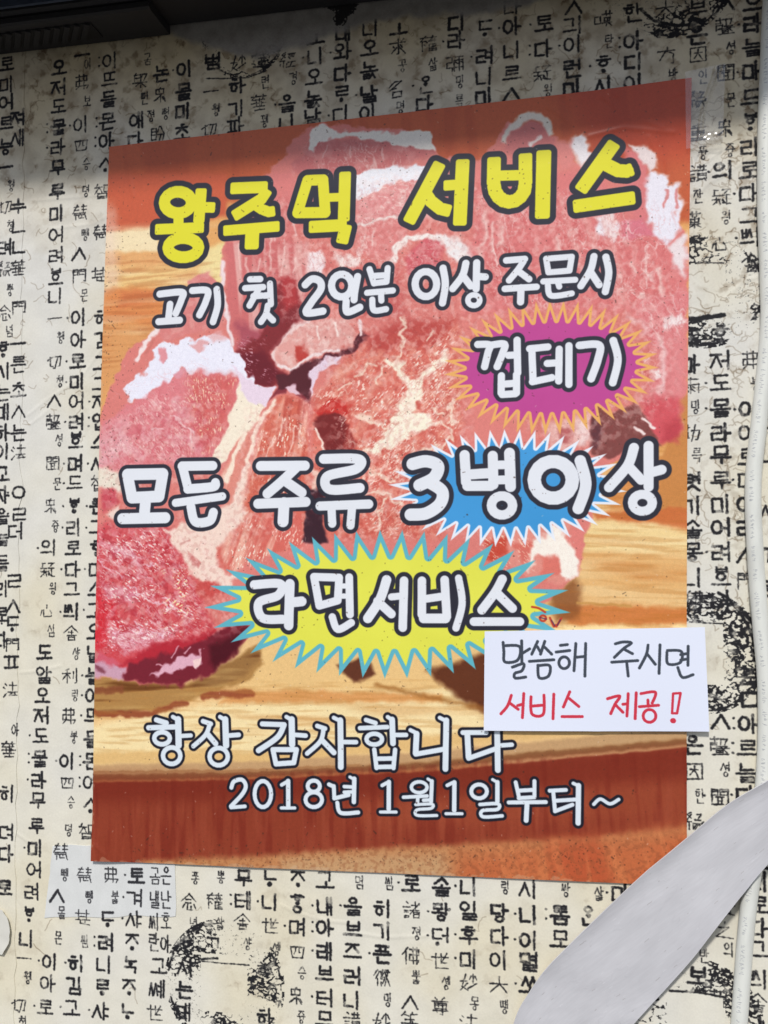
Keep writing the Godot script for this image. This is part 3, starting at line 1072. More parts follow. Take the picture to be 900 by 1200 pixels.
func burst(sh: Sheet, c: Vector2, outer: Vector2, inner: Vector2, n: int, tilt: float, fill: Color, edge: Color, bw: float) -> void:
	# spikes evenly spaced along the rim of an ellipse
	var arc := PackedFloat32Array([0.0])
	for i in 720:
		var a := TAU * (i + 0.5) / 720.0
		arc.append(arc[i] + Vector2(outer.x * sin(a), outer.y * cos(a)).length())
	var angle_at := func(u: float) -> float:
		var want := fposmod(u, 1.0) * arc[720]
		var k := arc.bsearch(want)
		return TAU * k / 720.0
	hand.seed = n * 7
	for pass_no in 2:
		var p := PackedVector2Array()
		for i in n:
			var a: float = angle_at.call((i + 0.35) / n)
			var b: float = angle_at.call((i + 0.85) / n)
			var e := Vector2(cos(a) * outer.x, sin(a) * outer.y) * 1.0
			var f := Vector2(cos(b) * inner.x, sin(b) * inner.y)
			p.append(sh.at(c + e.rotated(tilt)))
			p.append(sh.at(c + f.rotated(tilt)))
		if pass_no == 0:
			sh.reach = 12.0
			sh.fill_poly(p)
			var o := bw * sh.unit(c)
			sh.ink([[0.0, edge, 1.0], [-o, fill, 1.0]])

# ==================================================================== the poster
func make_poster() -> void:
	var z := 0.0016
	var sh := Sheet.new(-0.322, 0.418, 0.306, -0.370, 0.0006, z)
	poster_sheet = sh
	var low := Sheet.new(-0.322, 0.418, 0.306, -0.370, 0.0008, z)
	var pic := Painting.new(low, Color8(226, 172, 112))
	meat(pic)
	var im := pic.image()
	im.resize(sh.w, sh.h, Image.INTERPOLATE_CUBIC)
	sh.rgb = im.get_data()
	var grain := noise_bytes(sh.w, sh.h, 81, 0.4, 2)
	var grain2 := noise_bytes(sh.w, sh.h, 82, 0.11, 3)
	for i in sh.w * sh.h:
		var k := 1.0 + (float(grain[i]) / 255.0 - 0.5) * 0.10 + (float(grain2[i]) / 255.0 - 0.5) * 0.06
		for c in 3:
			sh.rgb[i * 3 + c] = clampi(int(sh.rgb[i * 3 + c] * k), 0, 255)
	# ---- starbursts
	burst(sh, Vector2(646, 431), Vector2(126, 79), Vector2(102, 55), 39, -0.05, Color8(196, 72, 148), Color8(240, 178, 100), 3.2)
	burst(sh, Vector2(595, 572), Vector2(140, 69), Vector2(112, 48), 38, -0.02, Color8(66, 156, 218), Color8(238, 242, 250), 2.9)
	burst(sh, Vector2(455, 708), Vector2(215, 87), Vector2(177, 57), 37, 0.0, Color8(232, 232, 84), Color8(98, 184, 200), 4.8)
	# ---- the words
	sh.reach = 18.0
	var u := sh.unit(Vector2(450, 600))
	var ink := Color8(44, 44, 56)
	var pale := Color8(232, 235, 241)
	crop(160, 150, 3.0)
	write(sh, "r20 o 146,262 48,38; 228,212 219,335; r18 225,279 277,280; 148,310 148,348; 65,357 238,350; r20 o 165,421 54,34", 20, true)
	write(sh, "r20 330,213 462,208; 462,216 440,250 340,312; r18 405,262 440,286 466,296 488,292; r18 305,362 504,346; r25 408,360 405,428", 20, true)
	write(sh, "r19 c 602,185 656,183 664,298 567,299; r21 734,154 729,330; r15 664,246 728,244; r21 606,349 740,342; r22 738,340 722,408", 20, true)
	crop(450, 140, 2.727)
	write(sh, "r21 180,138 78,332; r20 128,230 150,262 180,286 214,294; r22 252,127 242,340; r17 190,212 245,208", 20, true)
	write(sh, "r22 352,120 350,212; 350,204 355,230 366,248 382,260 400,264 420,260 436,248 448,230 452,204; 452,108 452,212; r17 360,180 450,178; r24 511,98 506,318", 20, true)
	write(sh, "r23 738,74 626,230; r22 690,130 716,148 748,164 776,166 796,158; r22 604,279 803,250", 20, true)
	sh.ink([[6.6 * u, ink, 1.0], [0.0, Color8(232, 226, 48), 1.0]])
	crop(160, 290, 3.0)
	write(sh, "82,164 160,158 158,185 138,232; 118,200 112,252; 78,261 152,256; 197,152 250,153 244,192 222,238; 283,148 286,205 270,262", 12)
	write(sh, "r11 400,113 436,112; 383,144 446,140; 430,148 398,205; 412,172 440,170; 470,128 473,200; 450,170 470,168; 462,205 455,235 438,262; 456,232 480,256", 11)
	write(sh, "594,132 618,112 645,120 648,148 615,195 598,230 656,225; o 722,135 36,40; 778,104 768,160 766,185; 738,190 742,228 786,212", 13)
	crop(440, 280, 3.0)
	write(sh, "r11 -20,108 -4,158; 44,104 40,152; -8,132 40,129; -2,157 40,152; -28,191 62,183; 20,188 22,218; -10,215 -4,252 38,248", 11)
	write(sh, "o 178,160 38,44; 238,104 246,160 236,226; 318,86 306,130 272,176; 306,128 335,166; 356,84 354,176; 356,132 386,134; r10 o 346,216 21,19", 13)
	write(sh, "r12 460,76 525,71; 520,80 500,110 470,146; 500,112 540,142; 455,176 566,169; r13 512,172 510,222; r11 c 600,70 690,63 682,112 608,118; 590,150 702,144; 640,148 646,168; 606,164 618,200 690,192; r13 768,62 756,110 722,166; 755,115 786,162; 810,64 820,120 808,186", 12)
	sh.ink([[4.4 * u, ink, 1.0], [0.0, pale, 1.0]])
	crop(500, 350, 3.0)
	write(sh, "r13 180,162 222,164 216,190 204,240; 228,164 274,161 266,195 248,240; 318,146 320,262; 288,200 318,198; 263,272 262,332; 316,268 316,332; 262,302 315,298; 266,338 312,335", 13)
	write(sh, "r13 362,176 426,170; 370,180 374,288; 372,293 440,278; 424,228 462,226; 466,178 464,290; 500,166 500,302; r14 537,165 606,164 602,215 578,282; 656,148 672,215 654,296", 13)
	sh.ink([[4.6 * u, ink, 1.0], [0.0, pale, 1.0]])
	crop(120, 510, 2.647)
	write(sh, "r17 c 78,122 188,120 176,190 92,194; 135,195 130,250; r16 62,259 196,256; r14 248,96 344,95; 250,100 266,162; 266,167 344,160 352,148; r12 228,210 374,190; r14 276,222 290,268 334,266 346,240", 15)
	write(sh, "r15 493,96 630,95; 602,102 560,142 514,182; 565,140 620,178; 485,213 632,207; r17 565,210 562,268; r15 688,74 796,75 788,105 700,128 706,168 800,164; r14 676,220 828,214; r13 712,225 714,274; 776,225 771,280", 15)
	sh.ink([[4.6 * u, ink, 1.0], [0.0, pale, 1.0]])
	crop(440, 480, 2.5)
	write(sh, "r18 110,160 150,152 184,166 172,200 130,222; 160,214 196,240 190,276 150,304 104,308", 19)
	write(sh, "r15 262,134 266,212; 270,224 338,224; 284,190 344,186; 344,136 346,220; r16 393,128 396,226; r13 350,163 390,162; 350,207 390,206; r14 o 371,281 31,28; r20 o 521,206 56,54; r17 600,150 616,220 594,290", 15)
	write(sh, "r15 757,112 738,165 684,228; 740,165 778,206; 800,106 800,226; 802,186 838,176; r14 o 782,273 29,25", 15)
	sh.ink([[5.4 * u, ink, 1.0], [0.0, pale, 1.0]])
	crop(230, 610, 3.913)
	write(sh, "r20 268,294 388,290 378,342 290,376 306,446 398,452; r22 432,290 426,480; 430,376 486,370; r18 c 542,258 656,262 650,366 566,390; r18 702,260 706,430; r12 665,300 700,300; 665,346 700,346; r17 625,442 650,498 712,468", 20)
	crop(440, 610, 3.913)
	write(sh, "r22 52,272 22,360 -34,448; r20 10,370 74,428; r20 132,276 126,490; r16 74,350 126,345; r20 214,276 214,430; 318,272 328,440; r18 235,358 320,346; r22 222,448 322,448; r17 382,264 398,380 370,492", 20)
	write(sh, "r21 582,268 548,330 488,410; 555,330 628,402; r20 452,463 662,463", 20)
	sh.ink([[5.0 * u, ink, 1.0], [0.0, pale, 1.0]])
	crop(160, 820, 3.913)
	write(sh, "r11.54 92,92 138,106; r11.54 56,128 176,124; r10.49 o 118,176 36,28; r9.44 168,78 192,92; r14.68 192,90 194,208; r9.44 200,166 250,163; r10.49 o 162,256 40,38", 10)
	write(sh, "r10.49 306,98 342,110; 338,108 318,160 262,212; r12.59 328,158 364,200; r9.44 384,78 408,92; r14.68 408,90 412,208; r10.49 416,164 470,160; r10.49 o 378,260 42,40", 10)
	write(sh, "r11.54 578,110 678,114; r12.59 676,118 646,172 560,232; r9.44 688,78 712,92; r14.68 712,90 714,204; r10.49 720,160 776,164; r11.54 c 626,228 734,228 722,288 640,294", 10)
	crop(380, 820, 3.913)
	write(sh, "r10.49 -32,120 4,132; -2,130 -18,190 -78,246; r12.59 -12,184 44,242; r9.44 44,82 72,96; r13.63 74,94 76,308; r10.49 82,194 146,194", 10)
	write(sh, "r10.49 192,92 236,106; 164,130 290,124; r10.49 o 230,180 36,25; r9.44 292,78 312,92; r13.63 312,90 316,198; r10.49 320,160 376,160; r10.49 230,228 240,312; 326,228 318,312; 240,270 320,268; 240,308 318,306", 10)
	write(sh, "r9.44 396,138 424,152; r13.63 424,155 420,244; r11.54 420,248 546,226; r9.44 530,82 558,96; r13.63 560,94 556,316; r11.54 636,150 742,150; r13.63 656,155 662,262; r11.54 662,268 782,226; r13.63 792,110 796,322; r10.49 802,210 860,206", 10)
	crop(160, 820, 3.913)
	write(sh, "r9.44 436,402 448,374 484,366 502,394 486,432 434,488; r8.39 434,493 498,488; r9.44 o 580,432 38,60; r8.39 666,390 690,376; r10.49 696,372 696,488; r7.34 664,496 726,496; r9.44 o 813,396 28,26; o 813,458 38,34", 8)
	crop(380, 820, 3.913)
	write(sh, "r9.44 22,388 44,398; 44,396 46,448; 46,452 112,436; r7.34 118,354 136,364; r10.49 138,362 136,468; r8.39 92,398 134,400; 92,424 134,422; r9.44 60,472 76,518 156,516", 8)
	write(sh, "r8.39 266,392 288,380; r10.49 297,376 296,500; r7.34 258,514 330,514; r8.39 o 436,400 36,25; 364,446 472,440; 430,445 428,472; 456,460 490,458; r7.34 476,362 492,372; r9.44 494,372 490,466; r7.34 420,480 494,478 490,497 426,504 426,529 516,530", 8)
	write(sh, "r8.39 564,392 588,380; r10.49 597,378 596,506; r7.34 558,522 632,522; r9.44 o 710,420 36,32; r7.34 772,366 792,378; r10.49 794,378 794,466; r8.39 714,480 796,477 794,502 726,508 728,536 816,532", 8)
	crop(520, 880, 3.913)
	write(sh, "r9.44 330,144 346,216; 416,138 416,212; 344,182 416,178; 344,216 414,212; 298,236 468,234; r11.54 382,240 378,318; r9.44 486,182 560,178; 502,186 510,272; 510,276 590,246; 508,228 606,222; r8.39 594,148 616,158; r12.59 618,158 616,330; r8.39 688,244 718,220 762,242 802,222", 9)
	sh.ink([[3.1 * u, Color8(30, 30, 42), 1.0], [0.0, Color8(224, 234, 242), 1.0]])
	# ---- a scribble in red and dark pen beside the yellow burst
	crop(440, 610, 3.913)
	sh.reach = 3.0
	write(sh, "r5 718,396 748,402 778,420; o 768,448 14,13; 800,446 818,486 828,478; 852,448 830,486", 5)
	sh.ink([[0.0, Color8(196, 64, 42), 0.95]])
	write(sh, "r3 752,444 784,452; 808,458 822,482; 848,456 834,480", 3)
	sh.ink([[0.0, Color8(70, 40, 90), 0.8]])
	# ---- dirt: specks, fly spots and scuffs, thicker towards the edges
	var rng := RandomNumberGenerator.new()
	rng.seed = 77
	sh.reach = 2.0
	for i in 2200:
		var p := Vector2(rng.randf_range(108, 806), rng.randf_range(100, 1035))
		var where := rng.randf()
		if where < 0.24:
			p = Vector2(rng.randf_range(150, 806), 1006.0 + rng.randfn(0, 14))
		elif where < 0.38:
			p = Vector2(118.0 + absf(rng.randfn(0, 18)), rng.randf_range(200, 620))
		elif where < 0.50:
			p = Vector2(rng.randf_range(160, 800), rng.randf_range(120, 330))
		var a := sh.at(p)
		var r := rng.randf_range(0.25, 0.85) * (1.7 if rng.randf() < 0.08 else 1.0)
		sh.seg(a, a + Vector2(rng.randf_range(-1, 1), rng.randf_range(-1, 1)) * (5.0 if rng.randf() < 0.06 else 1.0), r, r * 0.7)
	sh.ink([[0.0, Color8(66, 42, 32), 0.66]])
	for i in 300:
		var a := sh.at(Vector2(rng.randf_range(108, 806), rng.randf_range(100, 1035)))
		sh.seg(a, a + Vector2(rng.randf_range(-2, 2), rng.randf_range(-2, 2)), 0.5, 0.3)
	sh.ink([[0.0, Color8(236, 220, 208), 0.55]])
	# the pale worn edge
	var rough := noise_bytes(sh.w, sh.h, 91, 0.03, 4)
	sh.reach = 14.0
	for t in ["128,172 122,330 118,440 115,590 113,720 109,860 108,1008", "108,1008 430,1020 740,1034 806,1038"]:
		var p := PackedVector2Array()
		for q in pts(t):
			p.append(sh.at(q))
		sh.path(p, 0.5)
	sh.ink([[0.0, Color8(214, 190, 160), 0.30]], rough, 9.0)
	# ---- the sheet, slightly buckled
	var bn := FastNoiseLite.new()
	bn.seed = 15
	bn.frequency = 1.0
	var tl := Sheet.hit(Vector2(128, 172), z)
	var tr := Sheet.hit(Vector2(810, 93), z)
	var br := Sheet.hit(Vector2(805, 1038), z)
	var bl := Sheet.hit(Vector2(108, 1008), z)
	var rows := []
	for j in 57:
		var v := j / 56.0
		var row := PackedVector3Array()
		for i in 45:
			var k := i / 44.0
			var p := tl.lerp(tr, k).lerp(bl.lerp(br, k), v)
			p.x -= 0.0032 * sin(PI * v) * (1.0 - k) + 0.0018 * sin(PI * v) * k
			var inner := sin(PI * k) * sin(PI * v)
			var zz := z + 0.0028 * inner * (0.6 + bn.get_noise_2d(k * 2.4, v * 2.9)) + 0.0014 * inner * bn.get_noise_2d(k * 7.0 + 40.0, v * 8.0)
			zz += 0.0020 * exp(-pow((v - 1.0) / 0.05, 2.0)) * (0.5 + 0.5 * bn.get_noise_2d(k * 3.0, 7.0))
			zz += 0.0016 * exp(-pow((k - 1.0) / 0.03, 2.0)) * absf(bn.get_noise_2d(3.0, v * 6.0))
			zz += 0.0032 * exp(-pow((1.0 - k) / 0.10, 2.0) - pow(v / 0.07, 2.0)) + 0.0022 * exp(-pow(k / 0.06, 2.0) - pow((1.0 - v) / 0.05, 2.0))
			row.append(Vector3(p.x, p.y, zz))
		rows.append(row)
	var m := look(Color.WHITE, 0.30, sh.texture())
	m.metallic_specular = 0.45
	var cz := Sheet.new(-0.322, 0.418, 0.306, -0.370, 0.0012, z)
	cz.reach = 3.5
	for t in ["660,116 664,126 668,132", "704,118 716,128 726,136", "722,116 726,126", "752,141 764,145 776,151", "778,128 790,118 806,112", "690,160 730,150 790,156", "640,130 670,150 690,176", "760,160 775,190 782,230", "112,990 124,1002", "800,240 796,262 802,280", "130,180 150,196 156,230"]:
		var cp := PackedVector2Array()
		for q in pts(t):
			cp.append(cz.at(q))
		cz.path(cp, 0.2)
	var dn := noise_bytes(cz.w, cz.h, 33, 0.02, 3)
	var hm := PackedFloat32Array()
	hm.resize(cz.w * cz.h)
	for k in cz.w * cz.h:
		var dv := cz.d[k]
		hm[k] = 0.4 + (float(dn[k]) - 128.0) / 255.0 * 0.5 + (0.6 * exp(-dv * dv * 0.5) if dv < 5.0 else 0.0)
	# smooth the eight-bit steps of the noise
	for turn in 2:
		for y in range(1, cz.h - 1):
			for x in range(1, cz.w - 1):
				var k := y * cz.w + x
				hm[k] = (hm[k] * 2.0 + hm[k - 1] + hm[k + 1] + hm[k - cz.w] + hm[k + cz.w]) / 6.0
	m.heightmap_enabled = true
	m.heightmap_texture = ImageTexture.create_from_image(Image.create_from_data(cz.w, cz.h, false, Image.FORMAT_RF, hm.to_byte_array()))
	m.heightmap_scale = 0.07
	var o := mesh_of("poster", solid_sheet(rows, 0.0005, sh), m)
	o.position.y = LIFT
	tag(o, "large laminated poster of raw pork on a board with yellow and white Korean lettering", "poster")

func meat(p: Painting) -> void:
	# shapes are written on the measures of enlarged details: at(x, y) names the detail's corner
	var spots := func(t: String): 
		var r := PackedVector2Array()
		for v in pts(t):
			r.append(org + v / mag)
		return r
	var A := func(c: int, t: String, soft := 5.0, warp := 3.0, k := 1.0): p.lay("area", spots.call(t), Color.hex((c << 8) | 0xff), soft, warp, k)
	var L := func(c: int, t: String, r := 5.0, soft := 3.0, warp := 3.0, k := 1.0): p.lay("line", spots.call(t), Color.hex((c << 8) | 0xff), soft, warp, k, r)
	var G := func(c: int, t: String, ang := 0.0, k := 0.6, fine := 1.0, soft := 10.0): p.lay("grain", spots.call(t), Color.hex((c << 8) | 0xff), soft, 0.0, k, 0.0, Vector2(ang, 0), fine)
	var K := func(c: int, t: String, ang := 0.0, k := 0.7, fine := 1.0): p.lay("glint", spots.call(t), Color.hex((c << 8) | 0xff), 14.0, 0.0, k, 0.0, Vector2(ang, 0), fine)
	var V := func(c: int, t: String, ang := 0.0, k := 0.6, fine := 1.0): p.lay("vein", spots.call(t), Color.hex((c << 8) | 0xff), 10.0, 0.0, k, 0.0, Vector2(ang, 0), fine)
	var B := func(c: int, t: String, k := 0.5, fine := 1.0): p.lay("blotch", spots.call(t), Color.hex((c << 8) | 0xff), 14.0, 2.0, k, 0.0, Vector2.ZERO, fine)
	# --- wood behind
	crop(0, 0, 1)
	A.call(0xc46a46, "100,70 830,60 830,262 600,250 300,232 100,262", 8.0, 1.0)
	A.call(0xb6503a, "640,60 830,60 830,180 700,200", 30.0, 1.0, 0.7)
	G.call(0x9c4430, "100,100 830,70 830,250 100,240", 1.5, 0.22, 0.5)
	crop(110, 220, 3.6)
	A.call(0xc86a4c, "-20,-60 560,-60 560,120 300,168 -20,200", 6.0, 1.0)
	A.call(0xf0dcb6, "-20,200 100,182 250,162 290,270 -20,272", 5.0, 1.5)
	A.call(0xe4b07a, "-20,268 280,276 310,345 -20,336", 6.0, 1.5)
	A.call(0xecc98e, "-20,336 300,332 560,240 560,370 400,404 -20,424", 7.0, 2.0)
	A.call(0xeedaa2, "440,280 570,220 560,400 440,384", 7.0, 2.0)
	A.call(0xdc945e, "-20,424 300,424 280,600 -20,580", 7.0, 1.5)
	A.call(0xdba26c, "-20,560 250,580 190,700 110,780 -20,960", 9.0, 2.0)
	A.call(0xcf7a52, "120,440 260,430 270,480 100,510", 7.0, 1.5, 0.6)
	G.call(0xf4e2bc, "-20,160 560,160 300,600 -20,700", 0.04, 0.45, 0.7)
	G.call(0xbc6c44, "-20,260 500,260 300,600 -20,700", -0.02, 0.3, 0.7)
	# --- the board the meat lies on
	crop(0, 0, 1)
	A.call(0xe9c490, "100,770 300,740 600,700 690,560 812,520 812,890 100,910", 6.0, 1.0)
	A.call(0xf1dbac, "105,850 240,826 380,805 560,800 575,870 300,892 105,895", 8.0, 1.5)
	crop(100, 600, 3.6)
	A.call(0xe8c48c, "740,560 1200,600 1700,560 1700,745 640,755", 8.0, 1.5)
	A.call(0xdca46c, "620,760 900,748 1500,770 1500,800 900,800 560,806", 5.0, 1.5)
	A.call(0xb28c5a, "0,690 250,716 430,730 600,640 730,556 750,640 690,706 520,770 300,830 0,870", 4.0, 2.0)
	A.call(0x94724a, "560,650 720,570 740,620 660,690 560,720", 6.0, 1.5, 0.7)
	G.call(0x6e4a2c, "0,700 250,725 430,735 600,650 740,580 740,640 520,770 300,830 0,860", -0.06, 0.9, 1.0, 5.0)
	G.call(0xd4b47c, "0,700 250,725 430,735 600,650 740,580 740,640 520,770 300,830 0,860", -0.06, 0.4, 0.8, 5.0)
	L.call(0x8c5a40, "0,745 80,752 150,750", 4.5, 3.0, 2.0, 0.9)
	L.call(0x94553c, "0,846 150,850 260,850 420,806", 3.6, 3.0, 2.0, 0.9)
	L.call(0x98583e, "500,778 570,768 640,764 700,768", 4.2, 3.0, 2.0, 0.9)
	G.call(0xc8925a, "640,740 1700,740 1700,1000 600,1000", -0.03, 0.35, 0.7)
	crop(560, 580, 3.6)
	A.call(0xd8985e, "480,-60 900,-220 900,60 560,60", 7.0, 1.5)
	A.call(0xca7a4a, "470,80 620,62 900,36 900,146 720,122 500,100", 5.0, 1.5)
	A.call(0xecd09a, "430,104 700,122 900,158 900,262 430,236", 6.0, 1.5)
	A.call(0xe2b67e, "420,240 900,246 900,456 420,444", 9.0, 1.5)
	A.call(0xd08852, "330,462 600,462 900,480 900,546 380,548", 5.0, 1.5)
	A.call(0xf0d8a6, "300,552 900,552 900,760 300,760", 4.0, 1.5)
	A.call(0x8f603c, "300,420 410,340 440,400 420,520 330,540", 7.0, 2.0, 0.85)
	L.call(0xc89a5e, "420,452 520,458 640,466", 1.2, 2.0, 1.0)
	G.call(0xc48048, "420,-100 900,-100 900,560 400,560", 0.05, 0.4, 0.7)
	G.call(0xf6e2b6, "420,100 900,100 900,460 420,460", 0.04, 0.35, 0.6)
	crop(0, 0, 1)
	G.call(0xb4783c, "430,540 812,520 812,760 600,740", 0.03, 0.3, 2.2)
	G.call(0xb8864c, "105,815 300,800 580,790 580,860 300,890 105,895", -0.03, 0.3, 2.2)
	G.call(0xa8643a, "105,300 262,300 235,390 105,440", -0.02, 0.3, 2.2)
	A.call(0x6c4632, "500,786 580,760 580,842 535,816", 7.0, 2.0)
	A.call(0x6a4636, "395,780 432,768 440,790 414,800", 4.0, 1.5)
	L.call(0xa0703f, "440,802 500,816 570,830", 2.5, 4.0, 1.5, 0.7)
	L.call(0xe0bc84, "105,888 300,888 500,870 812,838", 8.0, 6.0, 1.5)
	L.call(0xc4a27a, "100,902 300,898 500,887 812,858", 6.0, 3.5, 1.0)
	L.call(0x94704e, "100,911 300,907 500,896 812,868", 3.6, 3.0, 1.0)
	L.call(0xb08a62, "100,905 300,902 420,896", 1.2, 1.5, 1.0)
	A.call(0x904c3a, "90,917 300,913 500,904 820,874 820,1060 90,1030", 2.0, 0.6)
	A.call(0x9c5640, "400,910 620,900 820,884 820,960 420,970", 16.0, 2.0, 0.8)
	G.call(0x702e28, "90,918 820,878 820,1040 90,1012", 1.54, 0.34, 1.1, 3.0)
	G.call(0xa8604a, "90,918 820,878 820,1040 90,1012", 1.58, 0.28, 1.4, 3.0)
	A.call(0x7c3a2e, "90,908 300,908 500,900 820,872 820,912 500,934 90,940", 16.0, 1.0, 0.7)
	A.call(0xbe8a62, "170,1008 300,1002 450,993 600,986 700,980 820,966 820,1070 90,1070", 7.0, 1.5)
	A.call(0xc4a27c, "330,1006 450,1000 520,1002 540,1040 330,1040", 14.0, 2.0, 0.8)
	A.call(0xbf7450, "540,1000 700,984 820,968 820,1070 520,1060", 26.0, 2.0)
	A.call(0xb0503a, "640,985 700,978 720,1040 650,1040", 14.0, 2.0, 0.4)
	G.call(0xdc9264, "560,990 700,976 820,962 820,1060 560,1050", 1.4, 0.35, 1.1)
	B.call(0x8c5c42, "200,1000 820,975 820,1050 200,1030", 0.35, 4.0)
	# --- the meat as a whole
	A.call(0xda8880, "258,340 262,290 264,272 300,212 332,186 345,160 375,144 505,156 514,184 566,186 594,143 642,148 668,192 742,188 792,248 806,300 806,470 792,514 757,522 706,548 692,604 676,668 642,704 560,740 300,736 272,766 243,789 212,802 160,800 105,780 105,540 122,470 150,408 204,372", 2.5, 3.0)
	# upper slab
	crop(310, 120, 3.6)
	A.call(0xc97a78, "190,150 700,170 716,214 560,280 380,296 120,300 110,260 176,204", 4.0, 2.0)
	B.call(0xdc9c98, "190,150 700,170 716,214 560,280 380,296 120,300", 0.5, 1.6)
	A.call(0xe6e0d8, "184,204 188,140 212,96 270,94 302,120 360,124 450,118 560,133 640,114 706,118 718,204 690,198 600,184 500,168 400,152 330,142 270,152 224,168 206,208", 2.0, 3.0)
	L.call(0xe0b4ae, "260,180 250,230", 0.9, 1.2, 2.0, 0.8)
	L.call(0xe0b4ae, "360,190 362,230", 0.9, 1.2, 2.0, 0.8)
	L.call(0xe0b4ae, "495,190 500,240", 0.9, 1.2, 2.0, 0.8)
	A.call(0xdf9a98, "380,420 480,366 580,330 720,310 720,480 480,520 380,520", 6.0, 3.0)
	A.call(0xebe9ee, "370,310 450,282 560,270 640,266 740,272 680,322 560,332 480,372 370,416", 2.5, 3.0)
	A.call(0xd88682, "0,300 120,290 120,640 0,720", 8.0, 3.0)
	A.call(0xdc8e8a, "390,520 560,486 600,560 540,680 400,640", 6.0, 3.0)
	L.call(0xeadad4, "380,522 470,500 570,478", 1.6, 2.0, 3.0)
	A.call(0xf0e0e0, "126,672 170,632 230,624 262,662 244,724 190,744 150,734", 3.0, 3.0)
	A.call(0xf0dcd6, "290,640 380,652 404,606 396,690 320,704", 4.0, 3.0)
	A.call(0xd26e74, "590,660 690,556 748,580 730,720 600,720", 6.0, 3.0)
	L.call(0xf1e8e2, "536,690 552,620 600,580 680,560 760,580 830,630", 3.6, 2.5, 3.0)
	A.call(0xeee6e4, "716,560 800,568 900,640 890,700 780,650", 5.0, 4.0)
	for t in ["40,560 45,640", "80,580 92,690", "10,620 20,720", "120,500 130,560", "420,560 410,640", "460,540 452,600"]:
		L.call(0xeccdc6, t, 0.9, 1.8, 2.0, 0.8)
	A.call(0xc2605e, "400,700 560,690 600,900 380,900", 12.0, 4.0, 0.6)
	K.call(0xf4dcd4, "390,320 720,290 720,480 390,520", 0.3, 0.6)
	V.call(0xf0dcd4, "190,150 700,170 716,214 560,280 380,296 120,300", 1.3, 0.5, 1.3)
	V.call(0xf2ddd6, "390,330 720,290 720,700 560,690 390,680", 0.2, 0.6, 1.2)
	V.call(0xc4625f, "0,400 720,330 720,700 0,720", 1.2, 0.4, 1.2)
	# upper right
	crop(560, 110, 3.6)
	A.call(0xda8482, "0,330 500,330 640,540 880,620 880,920 -60,920", 10.0, 3.0)
	A.call(0xcb7e7c, "96,230 150,150 220,108 280,126 316,180 340,270 150,270", 5.0, 3.0)
	A.call(0xe0d6cc, "92,204 130,130 180,84 240,70 292,94 322,168 304,172 270,122 230,106 190,122 142,152 112,206", 2.5, 2.0)
	L.call(0xe6d4d0, "214,206 240,190 262,188", 1.8, 2.0, 3.0)
	A.call(0xd98c86, "330,200 400,190 420,300 340,320", 6.0, 3.0)
	A.call(0xeae2e4, "384,192 430,158 462,188 462,240 504,244 430,300 408,252", 4.0, 3.0)
	A.call(0xd88484, "610,220 700,260 740,420 720,560 640,520", 8.0, 3.0)
	A.call(0xe6d6d4, "636,212 700,218 748,260 752,312 722,334 690,282 650,242", 3.5, 3.0)
	A.call(0xe9e4ec, "724,340 790,338 850,398 864,452 834,506 846,566 802,626 738,596 716,506 698,420", 5.0, 5.0)
	L.call(0xd98c8a, "796,400 784,474", 1.6, 1.6, 2.0, 0.9)
	L.call(0xd98c8a, "838,408 832,476", 1.6, 1.6, 2.0, 0.9)
	A.call(0xece6ea, "494,520 560,508 604,560 592,616 530,596 500,566", 3.5, 4.0)
	A.call(0xd8818c, "600,530 690,518 744,592 640,616 610,604", 4.0, 3.0)
	A.call(0xebdcdc, "796,640 880,592 882,704 864,768 820,724", 5.0, 4.0)
	for t in ["30,500 24,630", "62,540 58,660", "100,560 92,640", "10,640 12,740", "330,600 350,660", "700,700 720,760", "650,720 660,760", "760,740 780,860", "690,840 720,880"]:
		L.call(0xf0d8d0, t, 1.8, 3.5, 3.0, 0.75)
	L.call(0xc25e5c, "104,650 160,690 150,860", 2.6, 5.0, 3.0, 0.8)
	L.call(0xc4605e, "20,760 60,850", 3.0, 5.0, 3.0, 0.7)
	G.call(0xeab8b0, "0,420 500,420 640,560 640,900 0,900", 1.35, 0.4, 0.7)
	V.call(0xf6e4de, "0,420 500,400 700,600 880,640 880,900 0,900", 1.4, 0.65, 1.0)
	V.call(0xc25c5c, "0,420 500,400 700,600 880,640 880,900 0,900", 1.45, 0.45, 1.3)
	V.call(0xdc9694, "494,500 604,520 592,616 500,590 494,500", 1.2, 0.5, 1.6)
	V.call(0xdb9a98, "724,340 850,398 846,566 738,596 690,282", 1.3, 0.55, 1.5)
	# right
	crop(560, 340, 3.6)
	A.call(0xc98e56, "846,470 900,430 900,920 740,920 790,664", 3.0, 2.0)
	A.call(0xdd8e8e, "640,60 880,0 872,440 850,480 846,600 760,560 690,470 760,300", 10.0, 3.0)
	A.call(0xd2646a, "690,468 760,446 852,470 852,566 832,640 762,644 700,566", 7.0, 3.0)
	A.call(0xb84c54, "780,560 850,540 838,640 770,646", 6.0, 3.0, 0.7)
	A.call(0xeedcda, "796,112 860,88 880,140 790,164", 4.0, 4.0)
	A.call(0xeedad6, "728,342 760,328 774,372 742,386", 3.0, 3.0)
	L.call(0xecc8c6, "764,190 784,300 774,420", 3.6, 5.0, 4.0, 0.8)
	L.call(0xecc8c6, "640,110 680,140 700,180", 3.0, 4.0, 4.0, 0.6)
	A.call(0xe2b0a8, "270,566 460,516 476,646 300,690", 6.0, 3.0)
	A.call(0xb06060, "340,580 404,588 384,646 340,640", 4.0, 3.0, 0.8)
	A.call(0xefd8d4, "404,560 464,530 474,620 420,660", 5.0, 3.0, 0.8)
